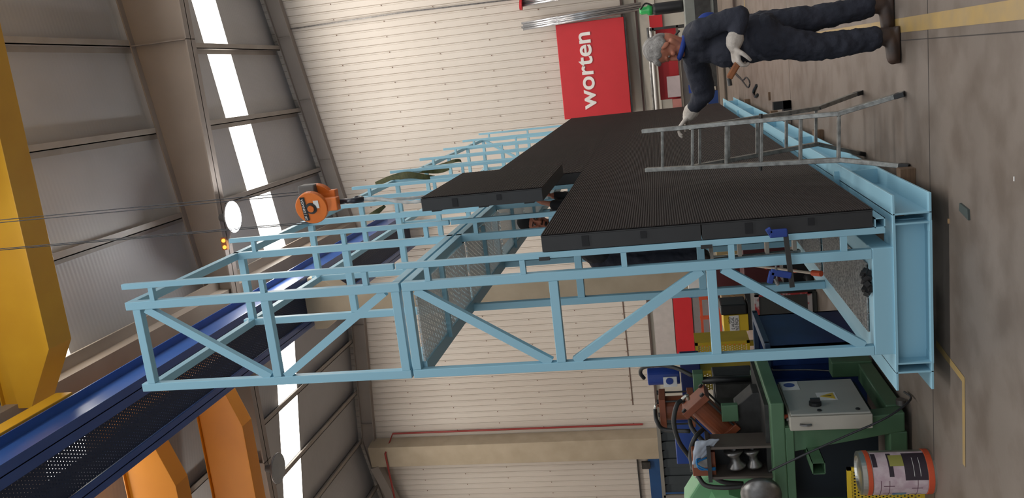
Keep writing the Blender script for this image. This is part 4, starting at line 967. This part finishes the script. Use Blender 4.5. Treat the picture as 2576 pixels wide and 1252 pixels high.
def make_head(mb, c, f, up, S):
    """face looks along f; c = centre of the skull"""
    c = Vector(c); f = Vector(f).normalized(); up = Vector(up); up = (up - f*up.dot(f)).normalized(); s = up.cross(f)
    R = Matrix((s, f, up)).transposed()
    def L(a, b, d): return c + R @ Vector((a, b, d))*S
    ell(mb, L(0, -.012, .022), .076*S, .094*S, .092*S, R)
    ell(mb, L(0, .020, -.045), .058*S, .066*S, .070*S, R)          # face
    cap(mb, L(-.030, .052, -.100), L(.030, .052, -.100), .024*S, .024*S)   # chin and jaw
    for d in (-1, 1): cap(mb, L(d*.058, -.005, -.075), L(d*.028, .050, -.100), .022*S, .022*S)
    cap(mb, L(0, .086, -.002), L(0, .110, -.044), .011*S, .016*S, flat=(s, .8))  # nose
    for d in (-1, 1):
        ell(mb, L(d*.012, .092, -.044), .010*S, .011*S, .008*S, R)
        cap(mb, L(d*.016, .080, .016), L(d*.050, .066, .014), .011*S, .008*S)   # brow
        ell(mb, L(d*.038, .066, -.038), .022*S, .020*S, .018*S, R)   # cheek
        ell(mb, L(d*.078, -.006, -.022), .010*S, .020*S, .034*S, R)  # ear
    cap(mb, L(-.020, .082, -.070), L(.020, .082, -.070), .007*S, .007*S)
    cap(mb, L(-.016, .080, -.083), L(.016, .080, -.083), .008*S, .008*S)
    return R, L

# --- grey-haired worker by the ladder
def W1(px, py, Y): return at(px, py, Y)
m1 = thing('person', (0, 6.42, 0), 'grey-haired person in dark navy overalls leaning forward, gloved hand on the step ladder', 'person')
pel = W1(1905, 88, 6.42); wst = W1(1840, 95, 6.42); che = W1(1778, 100, 6.44); nb = W1(1725, 122, 6.44); hd = W1(1668, 124, 6.43)
sN, eN, wN = W1(1768, 72, 6.27), W1(1862, 38, 6.20), W1(1846, 112, 6.17)
sF, eF, wF = W1(1752, 160, 6.60), W1(1770, 232, 6.70), W1(1734, 288, 6.80)
hN, kN, aN = W1(1918, 104, 6.36), W1(2062, 118, 6.34), W1(2205, 96, 6.34)
hF, kF, aF = W1(1915, 70, 6.52), W1(2070, 42, 6.50), W1(2190, 16, 6.48)
f1 = Vector((-.84, -.10, -.50)); up1 = Vector((-.45, 0, .88))
body = MB(); R1, L1 = make_head(body, hd, f1, up1, 1.06)
chain(body, [L1(0, -.03, -.05), nb, che], [.062, .062, .10])
chain(body, [che, wst, pel], [.11, .11, .11]); chain(body, [nb, sN, eN, wN], [.05, .05, .04, .03]); chain(body, [nb, sF, eF, wF], [.05, .05, .04, .03])
chain(body, [pel, hN, kN, aN], [.08, .07, .05, .04]); chain(body, [pel, hF, kF, aF], [.08, .07, .05, .04])
melt(body, 'body', M_SKIN, m1, .006, 2)
# eyes
for d_ in (-1, 1):
    e_ = MB(); ell(e_, L1(d_*.031, .064, -.003), .0095, .0095, .0095); e_.build('eye', mat('eye_shaded', (.38, .33, .30), .4), m1, smooth=True)  # socket shade mixed into the eyeball colour
    e_ = MB(); ell(e_, L1(d_*.031, .071, -.004), .0070, .0040, .0060); e_.build('iris', mat('iris_dark', (.03, .02, .015), .3), m1, smooth=True)
# hair
hb_ = MB(); ell(hb_, L1(0, -.030, .045), .085*1.06, .092*1.06, .085*1.06, R1); ell(hb_, L1(0, -.062, -.005), .078, .055, .075, R1)
ell(hb_, L1(0, .030, .078), .060, .055, .030, R1)
for d_ in (-1, 1): ell(hb_, L1(d_*.070, -.035, .0), .022, .045, .05, R1); ell(hb_, L1(d_*.064, .012, .052), .022, .035, .030, R1)
random.seed(2)
for i in range(0):
    a, b = random.uniform(0, 2*PI), random.uniform(.1, 1.3)
    v_ = Vector((math.cos(a)*math.sin(b)*.085, -.030+math.sin(a)*math.sin(b)*.092, .050+math.cos(b)*.088))
    p_ = L1(*v_); q_ = L1(*(v_*1.04 + Vector((0, .018, .006)))); cap(hb_, p_, q_, .008, .004, n=6)
melt(hb_, 'hair', M_HAIR, m1, .006, 2, disp=(.03, .006))
# jacket with sleeves
jk = MB()
ell(jk, che.lerp(wst, .15), .165, .135, .20, Matrix.Rotation(.10, 3, 'Y'))
ell(jk, che.lerp(nb, .35)+Vector((.035, 0, .0)), .13, .18, .125)
chain(jk, [che.lerp(wst, .4), pel+Vector((.0, 0, .02))], [.145, .150], n=20)
ell(jk, pel+Vector((-.02, 0, .03)), .175, .175, .15); ell(jk, wst+Vector((-.04, 0, .02)), .17, .16, .18)
chain(jk, [nb+Vector((.02, 0, -.05)), sN, eN, eN.lerp(wN, .72)], [.085, .082, .066, .050], n=16)
chain(jk, [nb+Vector((.0, 0, -.06)), sF, eF, eF.lerp(wF, .72)], [.095, .098, .085, .052], n=16)
melt(jk, 'jacket', M_OVER, m1, .011, 4, disp=(.09, .024))
co = MB(); d_ = (L1(0, -.03, -.05)-nb).normalized(); c_ = nb + d_*.030
t_ = Vector((0, 1, 0)); x_ = t_.cross(d_).normalized(); y_ = d_.cross(x_)
ring = [c_ + x_*math.cos(a)*.080 + y_*math.sin(a)*.085 + d_*(.012*math.cos(a)) for a in [2*PI*i/20 for i in range(21)]]
co.tube(ring, .020, n=8); melt(co, 'collar', M_COLLAR, m1, .007, 3)
yk = MB(); yc_ = W1(1782, 45, 6.40); ell(yk, W1(1782, 52, 6.27), .060, .045, .080); melt(yk, 'back_patch', M_COLLAR, m1, .010, 2)
# trousers
tr = MB(); ell(tr, pel+Vector((.01, 0, -.04)), .14, .165, .12)
aNt = kN.lerp(aN, .93); aFt = kF.lerp(aF, .93)
chain(tr, [pel.lerp(hN, .6)+Vector((0, 0, -.05)), hN, kN, aNt], [.130, .132, .094, .082], n=18)
chain(tr, [pel.lerp(hF, .6)+Vector((0, 0, -.05)), hF, kF, aFt], [.120, .122, .086, .076], n=18)
melt(tr, 'trousers', M_OVER, m1, .011, 4, disp=(.07, .034))
for a_, lift in ((aN, 0), (aF, 0)):
    bt = MB(); z_ = .0; hx = a_.x
    cap(bt, (hx+.01, a_.y, .20), (hx+.005, a_.y, .07), .064, .062)
    cap(bt, (hx+.01, a_.y, .052), (hx-.14, a_.y-.03, .048), .056, .050, flat=((0, 0, 1), .85))
    bt.box(hx-.185, hx+.065, a_.y-.055, a_.y+.04, .004, .03)
    melt(bt, 'boot', M_BOOT, m1, .008, 4)
# gloved hands
for (w_, fw_, pa_, el_, cu_, sd_) in ((wN, (-.95, .05, -.1), (.05, .35, -.93), eN, .8, 1), (wF, (-.70, .05, .62), (-.55, -.1, -.80), eF, .55, -1)):
    gl = MB(); ff = (w_-el_).normalized(); f_ = Vector(fw_).normalized()
    chain(gl, [w_-ff*.040, w_-ff*.01, w_+f_*.02], [.062, .056, .040]); hand(gl, w_+f_*.01, fw_, pa_, size=1.18, curl=cu_, r=.0105, side=sd_)
    melt(gl, 'work_glove', M_GLOVE, m1, .0055, 3)
# tool in the near hand
tl = thing('hand_tool', tuple(wN+Vector((-.1, 0, -.02))), 'rust-orange grip tool held in the near white work glove', 'tool')
q0 = wN + Vector((-.115, .015, -.03))
MB().bar(q0, q0+Vector((-.11, .0, .075)), .045, .038).build('tool_body', mat('rusty_orange', (.35, .12, .03), .6, c2=(.2, .07, .03), scale=20), tl, bev=.01)
MB().cyl(q0+Vector((-.11, 0, .075)), q0+Vector((-.16, 0, .07)), .016, n=12).build('tool_tip', M_DARKST, tl)

# --- second worker on the inner ladder, reaching for the hanging panel
m2 = thing('person', (-1.68, 7.75, 1.29), 'person in black knitted hat and dark clothes inside the frame, hands on the hanging panel', 'person')
h2 = at(1343, 561, 7.95); f2 = Vector((.35, -.88, -.30)); up2 = Vector((.25, .0, .97))
b2 = MB(); R2, L2 = make_head(b2, h2, f2, up2, 1.06)
n2 = h2 + Vector((-.05, .03, -.17)); c2_ = n2 + Vector((-.10, 0, -.20)); p2_ = Vector((-1.72, 7.85, 2.28))
chain(b2, [L2(0, -.02, -.05), n2, c2_, p2_], [.06, .06, .10, .10])
sA = n2+Vector((.10, .10, -.04)); wA = at(1386, 513, 8.02); wB = at(1392, 492, 8.14)
eA = at(1430, 520, 7.95); eB = at(1440, 497, 8.12)
chain(b2, [n2, sA, eA, wA], [.05, .05, .04, .032]); chain(b2, [n2, sA+Vector((0, .1, 0)), eB, wB], [.05, .05, .04, .032])
hand(b2, wA, (.25, .05, .95), (.8, .4, -.1), 1.1, .35, side=1); hand(b2, wB, (.25, .05, .95), (.8, .2, -.1), 1.1, .35, side=-1)
melt(b2, 'body', M_SKIN, m2, .0055, 2)
for d_ in (-1, 1):
    e_ = MB(); ell(e_, L2(d_*.030, .076, -.003), .012, .012, .012); e_.build('eye', MATS['eye_shaded'], m2, smooth=True)
    e_ = MB(); ell(e_, L2(d_*.030, .087, -.004), .0065, .0045, .0065); e_.build('iris', MATS['iris_dark'], m2, smooth=True)
    e_ = MB(); cap(e_, L2(d_*.016, .088, .016), L2(d_*.048, .072, .016), .0055, .004, n=8); e_.build('eyebrow', M_TXTK, m2, smooth=True)
e_ = MB(); cap(e_, L2(-.022, .089, -.064), L2(.022, .089, -.064), .006, .006, n=8); cap(e_, L2(-.010, .083, -.100), L2(.010, .083, -.100), .012, .012, n=8); melt(e_, 'moustache', M_TXTK, m2, .004, 2)
ht = MB(); ell(ht, L2(0, -.020, .060), .088, .104, .100, R2); ell(ht, L2(0, -.05, .0), .086, .072, .07, R2); melt(ht, 'knitted_hat', mat('black_wool', (.022, .022, .023), .95), m2, .008, 3)
j2 = MB(); ell(j2, n2.lerp(c2_, .6), .17, .15, .20); chain(j2, [c2_, p2_], [.14, .15]); chain(j2, [sA, eA, wA.lerp(eA, .2)], [.08, .062, .050]); chain(j2, [sA+Vector((0, .1, 0)), eB, wB.lerp(eB, .2)], [.08, .062, .050]); chain(j2, [n2+Vector((0, 0, .0)), n2+Vector((0, 0, .04))], [.085, .075])
melt(j2, 'jacket', mat('black_jacket', (.014, .014, .017), .85), m2, .011, 4, disp=(.07, .02))
t2 = MB(); 
k2a, a2a = Vector((-1.66, 7.80, 1.86)), Vector((-1.66, 7.80, 1.38)); k2b, a2b = Vector((-1.80, 7.78, 1.90)), Vector((-1.80, 7.80, 1.38))
chain(t2, [p2_+Vector((.06, 0, 0)), k2a, a2a], [.13, .09, .075]); chain(t2, [p2_+Vector((-.06, 0, 0)), k2b, a2b], [.13, .09, .075])
melt(t2, 'trousers', M_OVER, m2, .011, 4, disp=(.07, .03))
for a_ in (a2a, a2b):
    bt = MB(); cap(bt, a_, a_+Vector((0, 0, -.04)), .055, .052); cap(bt, a_+Vector((0, .04, -.045)), a_+Vector((0, -.14, -.05)), .045, .04); melt(bt, 'boot', M_BOOT, m2, .008, 4)
